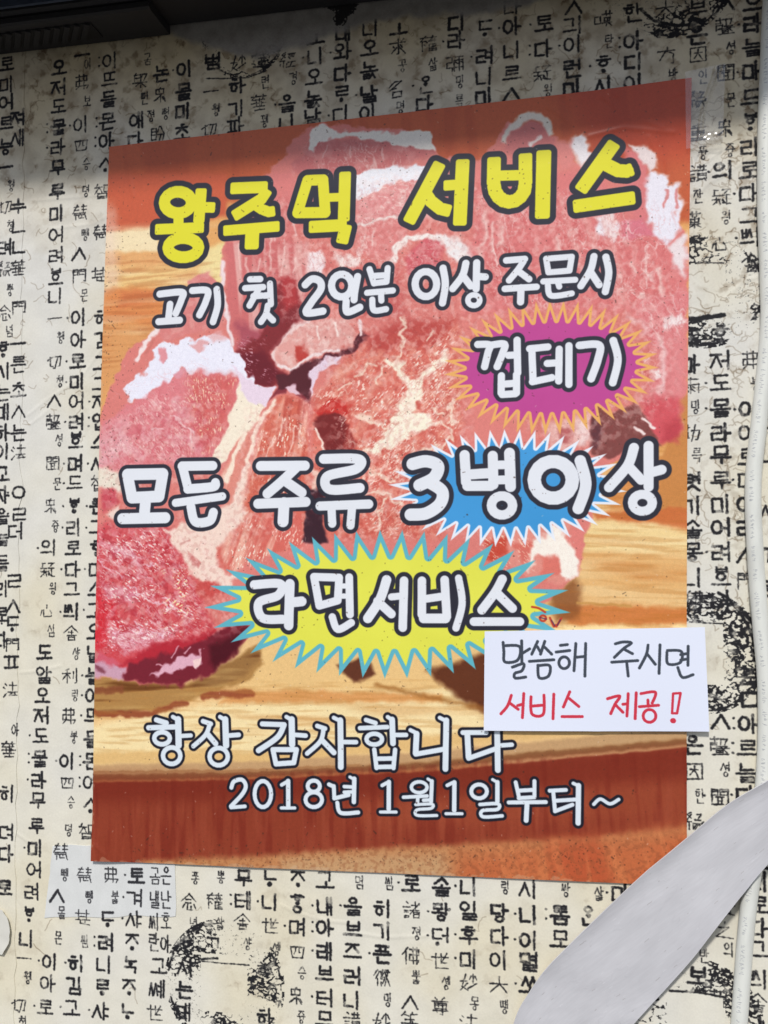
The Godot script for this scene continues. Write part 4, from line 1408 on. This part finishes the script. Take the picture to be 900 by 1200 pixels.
	A.call(0x865450, "474,570 480,476 560,516 660,476 724,560 766,654 660,644 560,710 480,690", 2.5, 2.0)
	A.call(0x684448, "480,496 526,560 500,670 474,660", 5.0, 2.0)
	L.call(0xf0dcd8, "652,576 676,592 702,606", 1.3, 1.2, 2.0)
	L.call(0xf0dcd8, "692,546 716,556 746,578", 1.5, 1.2, 2.0)
	V.call(0xf4e2de, "640,60 880,0 866,560 760,440 690,470", 1.3, 0.6, 1.1)
	V.call(0xbc5256, "640,60 880,0 866,640 690,470", 1.4, 0.4, 1.3)
	# upper left slab and the dark meat below it
	crop(110, 220, 3.6)
	A.call(0xd07a78, "556,226 900,226 900,640 600,700 560,560", 4.0, 2.0)
	A.call(0xd88a86, "390,392 480,358 544,420 556,560 400,620 290,648 262,604 380,500", 3.0, 3.0)
	B.call(0xe4aca4, "390,392 480,358 544,420 556,560 400,620 290,648", 0.5, 1.8)
	G.call(0xe8bcb4, "556,226 900,226 900,560 600,640", 1.50, 0.75, 0.8)
	for t in ["606,240 620,340", "640,300 650,400", "700,300 690,390", "748,220 740,350", "806,240 790,370", "850,300 840,380"]:
		L.call(0xecc8c0, t, 0.9, 2.0, 2.0, 0.85)
	L.call(0xeedada, "546,310 540,420 560,540 584,660", 2.2, 2.2, 2.0)
	A.call(0xb0606a, "596,560 700,600 730,690 616,704", 7.0, 3.0)
	A.call(0x883a3e, "700,620 780,400 850,390 880,520 834,640 740,690 780,760 834,796 760,836 690,836 606,744 596,690", 5.0, 3.0)
	A.call(0xb4484a, "790,380 850,366 866,480 800,520", 9.0, 3.0)
	A.call(0x722c36, "606,704 700,684 786,784 740,834 680,826", 6.0, 3.0)
	K.call(0xe8c0c8, "600,640 720,650 760,800 640,800", 0.5, 0.8)
	A.call(0xebd0cc, "788,646 850,570 910,556 910,746 840,774 770,744 746,702", 3.0, 3.0)
	A.call(0xc85e54, "838,660 900,648 890,746 850,748", 4.0, 3.0)
	L.call(0xf0dedb, "188,724 210,652 274,590", 2.8, 2.2, 3.0)
	L.call(0xc87c74, "222,690 250,640", 2.0, 2.0, 2.0, 0.7)
	A.call(0xe9e7f1, "126,854 180,800 240,762 250,690 290,650 360,650 430,640 500,606 560,640 590,690 640,760 690,832 754,842 720,910 620,910 600,800 520,788 430,812 390,762 340,782 300,842 240,852 206,900 150,896", 2.5, 5.0)
	A.call(0xdf9aa0, "272,680 300,678 312,712 290,738 274,722", 2.0, 2.0)
	A.call(0xdd9ca4, "332,784 390,758 404,792 350,804", 2.0, 2.0)
	A.call(0xe0a8a8, "408,664 450,640 484,650 440,694", 2.5, 3.0, 0.9)
	A.call(0xe2acaa, "480,620 540,600 560,640 500,660", 4.0, 3.0, 0.7)
	# left lobe
	crop(110, 380, 3.6)
	A.call(0xdb888c, "0,440 150,336 250,276 330,226 450,198 616,218 604,300 560,430 512,560 330,592 180,604 0,610", 3.5, 4.0)
	A.call(0xd2706c, "400,214 606,218 566,420 484,540 420,480", 14.0, 3.0)
	A.call(0xe2b0b4, "0,480 120,420 160,520 60,610 0,610", 16.0, 3.0, 0.8)
	B.call(0xe8b8bc, "40,440 440,230 500,560 40,600", 0.5, 1.5)
	B.call(0xc6606c, "60,440 560,240 500,540 60,590", 0.4, 1.9)
	for t in ["240,430 262,442 296,446", "330,388 380,420 424,460", "404,436 400,480"]:
		L.call(0xf2d8d8, t, 1.2, 1.8, 5.0, 0.75)
	K.call(0xfae2c0, "380,214 606,214 548,520 400,560", 1.45, 0.85)
	K.call(0xf4d4cc, "60,420 400,240 440,560 100,590", 0.9, 0.7)
	A.call(0xf1e4d0, "616,226 726,340 694,400 644,460 602,504 540,590 496,566 560,430 598,300", 2.5, 2.5)
	A.call(0xe6d4e0, "586,170 640,220 690,262 756,262 724,346 650,324 612,244", 2.0, 2.5)
	V.call(0xf4d8d2, "20,440 250,290 450,210 606,220 500,560 20,600", 0.9, 0.45, 1.3)
	V.call(0xbe5660, "20,440 250,290 450,210 606,220 500,560 20,600", 1.2, 0.4, 1.6)
	V.call(0xe2b4b8, "30,300 300,190 480,130 480,190 300,240 40,320", 0.4, 0.5, 1.3)
	# the fan
	A.call(0xd27462, "732,356 800,296 862,318 900,480 920,900 600,920 640,720 700,480", 4.0, 2.0)
	A.call(0xdc9284, "600,500 690,410 640,700 560,780 540,640", 5.0, 2.0)
	G.call(0xf6dcc8, "640,470 760,340 700,640 600,820 540,640", 1.84, 0.9, 0.8, 4.0)
	G.call(0xf0bca8, "700,480 800,300 900,320 920,900 620,900", 1.75, 0.7, 1.0, 4.0)
	G.call(0xb04c42, "700,480 800,300 900,320 920,900 620,900", 1.72, 0.55, 1.1, 4.0)
	L.call(0xf3dfcc, "640,460 592,560 560,660", 2.6, 2.0, 2.0)
	L.call(0xf3dccb, "704,396 660,540 622,680 586,780 520,860", 3.0, 2.2, 2.5)
	L.call(0xf3dccb, "766,326 704,402 680,470", 2.2, 2.0, 2.0)
	for t in ["800,400 780,480", "846,440 820,560", "870,420 860,520", "760,470 720,600"]:
		L.call(0xf4d8c8, t, 0.8, 1.4, 2.0, 0.8)
	A.call(0xf0d8ca, "510,800 580,760 640,600 610,820 520,900 380,920 330,880", 5.0, 3.0)
	K.call(0xfff0dc, "700,440 900,330 910,900 660,800", 1.75, 0.95)
	A.call(0x8a4048, "776,256 860,212 910,176 910,340 862,304 830,254 800,292 736,320", 3.0, 2.5)
	A.call(0x54303a, "832,226 910,170 910,322", 4.0, 2.0)
	A.call(0xe7dccc, "-10,600 110,622 116,706 -10,680", 4.0, 2.0)
	A.call(0xc95c66, "30,696 92,696 104,752 40,790", 5.0, 2.0)
	A.call(0xecd4c8, "50,800 104,766 116,846", 4.0, 2.0)
	# the middle
	crop(330, 380, 3.6)
	A.call(0xd87c6e, "130,320 300,110 500,20 740,-20 760,460 660,900 120,900", 8.0, 3.0)
	A.call(0xb8524c, "360,60 500,-20 740,-20 640,96 480,112 380,132", 10.0, 3.0, 0.85)
	B.call(0xeab09c, "130,320 300,110 740,20 760,460 660,900 200,900", 0.45, 1.6)
	B.call(0xc25c50, "130,320 300,110 740,20 760,460 660,900 200,900", 0.45, 2.1)
	G.call(0xecb4a0, "200,180 480,100 500,400 300,480", -0.75, 0.55, 0.9)
	G.call(0xecb4a0, "540,240 740,40 740,420 600,400", -0.9, 0.5, 0.9)
	A.call(0xe0a69e, "-20,90 60,20 140,-20 290,-30 304,70 222,112 140,132 62,182 30,202 -20,160", 2.5, 3.0)
	B.call(0xf0d4cc, "-20,90 60,20 140,-20 290,-30 304,70 140,132 30,202", 0.6, 2.0)
	A.call(0xbe5048, "46,92 92,84 112,130 68,172", 3.0, 3.0)
	L.call(0xf2dcd4, "150,8 160,62", 1.3, 1.5, 2.0)
	L.call(0xf2dcd4, "222,-6 232,50", 1.3, 1.5, 2.0)
	L.call(0xefdcda, "-10,170 40,196 90,150 160,120 240,104", 1.5, 1.5, 2.0)
	A.call(0x5c2e36, "38,202 110,152 200,122 292,92 330,30 366,50 302,114 182,154 122,192 112,316 80,292 60,262 -20,274 -20,216", 2.5, 3.0)
	L.call(0xeedada, "324,-10 336,48", 1.5, 1.5, 2.0)
	A.call(0xe0c2cc, "8,262 60,258 84,302 42,292", 2.0, 3.0)
	A.call(0xe5d0dc, "114,196 170,140 244,132 234,170 182,182 142,240 122,304", 2.0, 3.0)
	A.call(0xc43e36, "128,372 200,308 272,328 294,360 240,384 160,404", 3.5, 4.0)
	A.call(0x7a302e, "138,402 200,368 262,388 302,480 284,546 200,546 160,472", 3.0, 3.0)
	A.call(0x9a403a, "274,420 314,500 294,546 262,546", 4.0, 2.0)
	L.call(0xf2dccf, "146,440 180,524", 1.4, 1.4, 2.0)
	A.call(0xf4e9d4, "496,150 540,232 572,240 632,150 694,108 706,150 622,212 582,290 562,370 624,380 646,420 562,452 482,512 420,542 346,546 430,472 458,402 500,330 528,272 488,192 436,162 448,138", 3.0, 4.0)
	for t in ["510,-20 516,60 492,140", "330,388 384,408 450,432", "640,414 700,432 722,482 640,524", "640,362 684,372", "700,350 724,404", "350,722 430,700 504,764", "430,740 402,860", "350,600 420,640 470,650", "384,162 330,204", "290,250 240,270", "420,180 400,250", "640,40 620,80", "540,560 640,520"]:
		L.call(0xf2e0cc, t, 2.0, 2.6, 5.0, 0.85)
	L.call(0xf1d0c0, "100,600 152,642 128,726", 4.5, 4.0, 4.0, 0.9)
	V.call(0xf8e6d4, "130,300 500,60 740,20 760,460 660,900 330,900 300,560", -0.8, 0.75, 1.0)
	V.call(0xb44a42, "130,300 500,60 740,20 760,460 660,900 330,900 300,560", -0.7, 0.45, 1.4)
	K.call(0xfff0e2, "130,300 740,20 740,440 400,900 360,560", -0.8, 0.85)
	K.call(0xfbe0d0, "360,560 640,500 600,900 330,900", -0.5, 0.8)
	A.call(0x43303a, "108,690 182,700 172,800 192,920 86,920 100,800", 3.0, 2.0)
	A.call(0xf0c8b4, "54,840 92,836 84,920 50,920", 3.0, 2.0, 0.9)
	# lower left lobe
	crop(100, 600, 3.6)
	A.call(0xce585e, "20,60 340,40 440,250 560,500 330,590 150,690 20,690", 9.0, 3.0)
	A.call(0xd26468, "70,50 330,50 430,250 520,480 330,540 130,490 60,300", 14.0, 3.0)
	A.call(0xd4404a, "20,330 110,330 132,480 74,566 20,566", 8.0, 3.0)
	A.call(0xdc9aa6, "84,130 200,150 234,212 120,182", 7.0, 4.0, 0.9)
	A.call(0xd88e9c, "74,300 230,328 224,372 96,364", 7.0, 4.0, 0.9)
	A.call(0xdc9ca6, "90,500 250,488 384,500 300,562 160,594", 9.0, 5.0, 0.9)
	B.call(0xe8b0b8, "40,80 330,60 440,280 520,480 300,580 100,560", 0.5, 1.9)
	B.call(0xb03a46, "40,80 330,60 440,280 520,480 300,560 100,520", 0.5, 2.3)
	for t in ["130,140 160,168 192,190", "186,300 214,330 246,372", "240,350 300,382 384,412", "330,360 380,400 424,432", "96,240 124,252 152,272", "250,222 280,214 304,222", "60,210 90,240", "200,470 240,500", "280,500 320,520"]:
		L.call(0xf0d2de, t, 1.0, 1.5, 4.0, 0.8)
	V.call(0xf2ccd2, "20,60 340,60 440,260 540,480 300,580 20,620", 0.6, 0.6, 1.2)
	V.call(0xa62c3a, "20,60 340,60 440,260 540,480 300,580 20,620", 0.9, 0.5, 1.5)
	K.call(0xffe6b4, "300,230 440,260 450,470 320,490", -0.5, 1.0)
	K.call(0xffeee6, "60,80 330,60 460,300 520,480 300,560 80,560", 0.5, 0.9)
	K.call(0xf6d0dc, "60,460 400,480 300,580 100,600", 0.2, 0.9, 1.2)
	A.call(0xf0d6c8, "330,80 420,50 500,70 620,-10 690,-10 604,120 552,172 562,240 630,268 604,314 540,316 458,272 418,190", 4.0, 4.0)
	A.call(0xcf8a84, "428,168 492,206 474,236 450,214", 2.5, 2.0)
	L.call(0xcb948c, "408,132 442,120", 1.5, 2.0, 2.0, 0.8)
	A.call(0xca5e5a, "466,292 540,288 606,330 524,364 458,334", 4.0, 4.0)
	A.call(0xd5756a, "556,156 640,60 700,0 920,0 920,140 700,200 622,262 570,232", 4.0, 2.0)
	G.call(0xf4d0bc, "556,156 640,60 700,0 920,0 920,140 700,200 622,262", -1.2, 0.7, 1.0, 5.0)
	K.call(0xfff0e0, "556,156 640,40 920,0 920,140 640,250", -1.2, 0.9)
	A.call(0x7e3642, "146,696 200,620 290,570 400,568 500,520 650,476 706,486 622,604 522,684 412,732 280,722 160,706", 4.0, 3.0)
	A.call(0x582832, "516,566 690,486 642,584 540,668", 7.0, 2.0)
	A.call(0xb63c48, "134,656 280,556 420,538 566,486 500,536 360,592 230,624", 4.0, 3.0)
	A.call(0xdeb0be, "276,694 340,640 400,610 482,602 498,630 472,664 450,642 360,674", 2.0, 3.0)
	for t in ["366,606 392,568", "418,594 442,568", "482,578 488,612", "330,650 300,640"]:
		L.call(0xdca8b4, t, 0.9, 1.2, 2.0, 0.9)
	A.call(0xf0d0cc, "450,622 490,612 492,640 466,662", 1.6, 2.0)
	A.call(0xcda4b4, "20,620 110,640 166,660 154,706 20,692", 3.5, 3.0)
	A.call(0xd06a78, "20,570 154,640 110,654 20,616", 4.0, 3.0)
	A.call(0x7c4450, "40,640 90,666 80,680 40,660", 3.0, 2.0, 0.8)
	# under the bursts
	crop(560, 580, 3.6)
	A.call(0xdf968a, "0,140 380,100 436,320 340,376 200,344 140,290", 3.0, 3.0)
	A.call(0xc85a4a, "34,190 122,166 114,262 40,276", 4.0, 3.0)
	A.call(0xd67a6e, "136,190 234,206 184,296", 4.0, 3.0)
	A.call(0xdc8880, "376,150 446,126 438,262 390,272", 3.0, 2.0)
	A.call(0xf4e9de, "236,200 330,136 384,180 400,256 428,320 360,356 330,290 260,250 208,326", 3.5, 4.0)
	A.call(0xda8074, "268,270 332,258 354,322 270,366", 3.5, 3.0)
	K.call(0xf6dcc6, "0,140 240,160 240,340 40,300", 0.7, 0.8)
	# fine grain of the flesh
	crop(0, 0, 1)
	for t in ["300,240 514,200 700,240 790,320 790,470 660,560 540,400 380,440 300,330", "122,500 270,440 262,560 120,600", "380,440 545,390 560,620 390,640", "120,610 240,600 284,740 120,760", "290,480 370,460 384,600 260,650"]:
		B.call(0xf4d4cc, t, 0.30, 2.6)
		B.call(0x9c3e3c, t, 0.14, 4.0)
		V.call(0xf8e4da, t, 0.8, 0.18, 2.2)
	# the worn, sun-faded left edge
	crop(110, 220, 3.6)
	A.call(0xe9d2c6, "20,40 90,90 104,420 40,440", 12.0, 3.0, 0.45)
	crop(0, 0, 1)

# ==================================================================== the handwritten note
func make_note() -> void:
	var z := 0.0042
	var sh := Sheet.new(0.06, -0.075, 0.325, -0.235, 0.0004, z)
	note_sheet = sh
	var f := noise_bytes(sh.w, sh.h, 5, 0.3, 2)
	for i in sh.w * sh.h:
		var k := 1.0 + (float(f[i]) / 255.0 - 0.5) * 0.015
		sh.rgb[i * 3] = int(228.0 * k)
		sh.rgb[i * 3 + 1] = int(233.0 * k)
		sh.rgb[i * 3 + 2] = int(248.0 * k)
	crop(560, 700, 3.214)
	sh.reach = 3.0
	write(sh, "95,170 98,205 102,243 150,236 157,186 100,182; 165,164 166,250; 166,212 195,194; 130,263 172,250 166,276 140,286 141,304 180,300", 5.5)
	write(sh, "225,166 203,214; 224,186 236,206; 252,166 236,214; 252,188 278,214; 194,241 286,235; 226,256 231,302 266,296 270,257 228,257", 5.5)
	write(sh, "311,181 337,178; 295,206 346,200; o 325,246 20,22; 369,174 362,276; 406,174 403,296; 366,226 405,222", 5.5)
	write(sh, "518,175 548,168 578,172 550,192 514,226; 552,196 582,212; 504,244 602,238; 560,241 566,296; 641,180 634,216 608,266; 638,214 668,252; 686,179 682,286", 5.5)
	write(sh, "712,206 716,250 762,245 766,204 714,200; 792,184 791,256; 764,216 791,211; 764,236 791,232; 753,264 770,301 810,291", 5.5)
	sh.ink([[0.0, Color8(48, 56, 68), 0.94]], f, 0.5)
	write(sh, "126,369 112,408 87,438; 118,396 152,421; 173,362 168,452; 150,407 171,401; 200,374 204,438 246,439 249,368; 203,409 248,405; 286,364 283,456", 5.5)
	write(sh, "346,355 322,412; 344,380 380,410; 317,448 393,448; 488,381 534,371 516,402 500,437; 516,402 546,432; 546,402 564,400; 566,362 561,446; 596,359 592,456", 5.5)
	write(sh, "614,362 668,357 656,398; 640,386 641,410; 608,411 680,406; o 646,446 24,24; r4.6 c 735,362 763,360 750,436 731,436; r10 734,464 736,464", 5.5)
	sh.ink([[0.0, Color8(206, 36, 58), 0.95]], f, 0.5)
	var rows := []
	var a := pts("568,740 826,735 831,857 567,856")
	for j in 13:
		var v := j / 12.0
		var row := PackedVector3Array()
		for i in 21:
			var u := i / 20.0
			var p := a[0].lerp(a[1], u).lerp(a[3].lerp(a[2], u), v)
			var q := Sheet.hit(p, z)
			row.append(Vector3(q.x, q.y, z - 0.0002 + 0.0012 * sin(PI * u) * sin(PI * v * 0.8) + 0.0016 * v * v * v * (0.4 + 0.6 * sin(u * 4.0 + 0.6)) + 0.0020 * pow(u, 6.0) * v + 0.0005 * exp(-pow((u - 0.5) / 0.02, 2.0))))
		rows.append(row)
	var o := mesh_of("handwritten_note", solid_sheet(rows, 0.0003, sh), look(Color.WHITE, 0.75, sh.texture()))
	o.position.y = LIFT
	tag(o, "small white paper note with black and red handwriting stuck over the poster", "paper note")

# ==================================================================== clear tape over the poster's corner
func make_tape() -> void:
	var n := FastNoiseLite.new()
	n.seed = 4
	n.frequency = 1.0
	var a := pts("803,84 850,74 847,168 804,174")
	var rows := []
	for j in 41:
		var v := j / 40.0
		var row := PackedVector3Array()
		for i in 31:
			var u := i / 30.0
			var p := a[0].lerp(a[1], u).lerp(a[3].lerp(a[2], u), v)
			p.y += n.get_noise_1d(u * 6.0) * 3.0 * (1.0 if j == 40 else 0.0)
			var z := 0.0056
			var ridge := u - (0.86 - 0.62 * v + 0.05 * sin(v * 9.0))
			z += 0.0030 * exp(-pow(ridge / 0.035, 2.0))
			ridge = u - (0.74 - 0.5 * v + 0.04 * sin(v * 7.0 + 1.0))
			z += 0.0022 * exp(-pow(ridge / 0.03, 2.0))
			z += 0.0022 * exp(-pow((v - 0.93) / 0.05, 2.0)) * smoothstep(0.35, 0.6, u) + 0.0007 * n.get_noise_2d(u * 4.0, v * 5.0)
			var q := Sheet.hit(p, z)
			row.append(Vector3(q.x, q.y, z))
		rows.append(row)
	var m := look(Color(0.95, 0.97, 1.0, 0.03), 0.14)
	m.transparency = BaseMaterial3D.TRANSPARENCY_ALPHA
	m.metallic_specular = 0.45
	var o := mesh_of("clear_tape", solid_sheet(rows, 0.00015), m)
	o.position.y = LIFT
	tag(o, "wrinkled piece of clear tape holding the upper right corner of the poster", "tape")

# ==================================================================== the white cable
func make_cable() -> void:
	var r := 0.0073
	var way := Curve3D.new()
	for p in pts("908,-80 903,0 899,100 897,170 897,250 900,330 900,390 890,490 882.5,565 884.5,640 891,730 897,800 897,880 890,970 876,1070 866,1200 858,1300"):
		var q := Sheet.hit(p, r)
		way.add_point(Vector3(q.x, q.y, r + 0.0006))
	for i in range(1, way.point_count - 1):
		var t := (way.get_point_position(i + 1) - way.get_point_position(i - 1)) / 6.0
		way.set_point_in(i, -t)
		way.set_point_out(i, t)
	# faint grey marking along it, too small to read
	var im := Image.create(64, 2048, false, Image.FORMAT_RGB8)
	im.fill(Color8(228, 229, 222))
	var rng := RandomNumberGenerator.new()
	rng.seed = 12
	var fn := FastNoiseLite.new()
	fn.seed = 2
	fn.frequency = 0.02
	for y in 2048:
		for x in 64:
			var k := fn.get_noise_2d(x * 3.0, y * 0.6) * 0.05 + fn.get_noise_2d(x * 0.5, y * 0.12 + 99.0) * 0.06
			im.set_pixel(x, y, Color8(228, 229, 221).lightened(maxf(k, 0.0)).darkened(maxf(-k, 0.0)))
	var y := 20
	while y < 2030:
		var run := rng.randi_range(3, 7)
		for c in run:
			for q in 5:
				im.fill_rect(Rect2i(9 + rng.randi_range(0, 3), y + rng.randi_range(0, 4), rng.randi_range(1, 3), 1), Color8(182, 184, 184))
			y += 7
		y += rng.randi_range(8, 22)
	var st := SurfaceTool.new()
	st.begin(Mesh.PRIMITIVE_TRIANGLES)
	var l := way.get_baked_length()
	var rings := 120
	var sides := 20
	for j in rings + 1:
		var o := way.sample_baked(l * j / rings, true)
		var ahead := (way.sample_baked(minf(l, l * j / rings + 0.004), true) - way.sample_baked(maxf(0.0, l * j / rings - 0.004), true)).normalized()
		var sx := ahead.cross(Vector3.BACK).normalized()
		var sz := sx.cross(ahead).normalized()
		for k in sides + 1:
			var a := TAU * k / sides
			var nn := sx * cos(a) + sz * sin(a)
			st.set_normal(nn)
			st.set_uv(Vector2(float(k) / sides, float(j) / rings))
			st.add_vertex(o + nn * r)
	for j in rings:
		for k in sides:
			var i := j * (sides + 1) + k
			for q in [i, i + 1, i + sides + 1, i + 1, i + sides + 2, i + sides + 1]:
				st.add_index(q)
	var m := look(Color.WHITE, 0.42, ImageTexture.create_from_image(im))
	var o := mesh_of("power_cable", st.commit(), m)
	o.position.y = LIFT
	tag(o, "thick white power cable with faint grey print running down the right side", "cable")

# ==================================================================== the grey band across the corner
func make_band() -> void:
	var upper := pts("960,878 900,915 853,943 813,976 783,1001 755,1024 710,1066 667,1108 640,1136 620,1164 604,1194 590,1250")
	var lower := pts("1000,930 940,973 900,1013 870,1049 840,1087 813,1122 783,1156 760,1181 743,1200 725,1222 706,1246 680,1290")
	var n := FastNoiseLite.new()
	n.seed = 6
	n.frequency = 1.0
	n.fractal_octaves = 3
	var rows := []
	var cu := Curve2D.new()
	var cl := Curve2D.new()
	for i in upper.size():
		var tu := (upper[mini(i + 1, upper.size() - 1)] - upper[maxi(i - 1, 0)]) / 6.0
		var tl := (lower[mini(i + 1, lower.size() - 1)] - lower[maxi(i - 1, 0)]) / 6.0
		cu.add_point(upper[i], -tu, tu)
		cl.add_point(lower[i], -tl, tl)
	for j in 61:
		var v := j / 60.0
		var f := v * (upper.size() - 1)
		var a := cu.samplef(f)
		var b := cl.samplef(f)
		var row := PackedVector3Array()
		for i in 17:
			var u := i / 16.0
			var p := a.lerp(b, u)
			# it lies flat on the poster and rises over the cable
			var cx := lerpf(897.0, 862.0, clampf((p.y - 880.0) / 340.0, 0.0, 1.0))
			var z := 0.0062 + 0.0126 * exp(-pow((p.x - cx) / 44.0, 2.0)) + 0.0006 * n.get_noise_2d(u * 2.0, v * 5.0) + 0.0018 * exp(-pow(u / 0.05, 2.0))
			var q := Sheet.hit(p, z)
			row.append(Vector3(q.x, q.y, z))
		rows.append(row)
	# columns run across; turn the grid so that its rows go from left to right
	var turned := []
	for i in 17:
		var row := PackedVector3Array()
		for j in 61:
			row.append(rows[60 - j][i])
		turned.append(row)
	var bw := 1024
	var bh := 256
	var comb := FastNoiseLite.new()
	comb.seed = 21
	comb.frequency = 0.02
	comb.fractal_octaves = 4
	var tone := Image.create(bw, bh, false, Image.FORMAT_RGB8)
	var rise := PackedFloat32Array()
	rise.resize(bw * bh)
	for y in bh:
		for x in bw:
			var fine := comb.get_noise_2d(x * 0.6 + y * 0.5, y * 6.0 - x * 1.2)
			var broad := comb.get_noise_2d(x * 0.25 + 300.0, y * 0.5)
			var fold := absf(comb.get_noise_2d(x * 0.16 + y * 0.1 + 800.0, y * 0.55))
			var k := 199.0 + fine * 5.0 + broad * 9.0 - 3.0 * smoothstep(0.03, 0.0, fold)
			tone.set_pixel(x, y, Color8(int(k), int(k - 1.0), int(k + 2.0)))
			rise[y * bw + x] = 0.5 + fine * 0.10 + broad * 0.5 + 0.35 * smoothstep(0.05, 0.0, fold)
	var rng := RandomNumberGenerator.new()
	rng.seed = 55
	for q in 70:
		var px := rng.randi_range(4, bw - 30)
		var py := rng.randi_range(4, bh - 10)
		var c := Color8(214, 213, 216) if rng.randf() < 0.6 else Color8(160, 156, 154)
		for t in rng.randi_range(2, 16):
			tone.set_pixel(px + t, clampi(py + int(t * rng.randf_range(0.1, 0.3)), 0, bh - 1), c)
	var m := look(Color.WHITE, 0.66, ImageTexture.create_from_image(tone))
	m.heightmap_enabled = true
	m.heightmap_texture = ImageTexture.create_from_image(Image.create_from_data(bw, bh, false, Image.FORMAT_RF, rise.to_byte_array()))
	m.heightmap_scale = 0.012
	var o := mesh_of("paper_band", solid_sheet(turned, 0.0012), m)
	o.position.y = LIFT
	tag(o, "wide plain pale grey band crossing the lower right corner over poster and cable", "band")
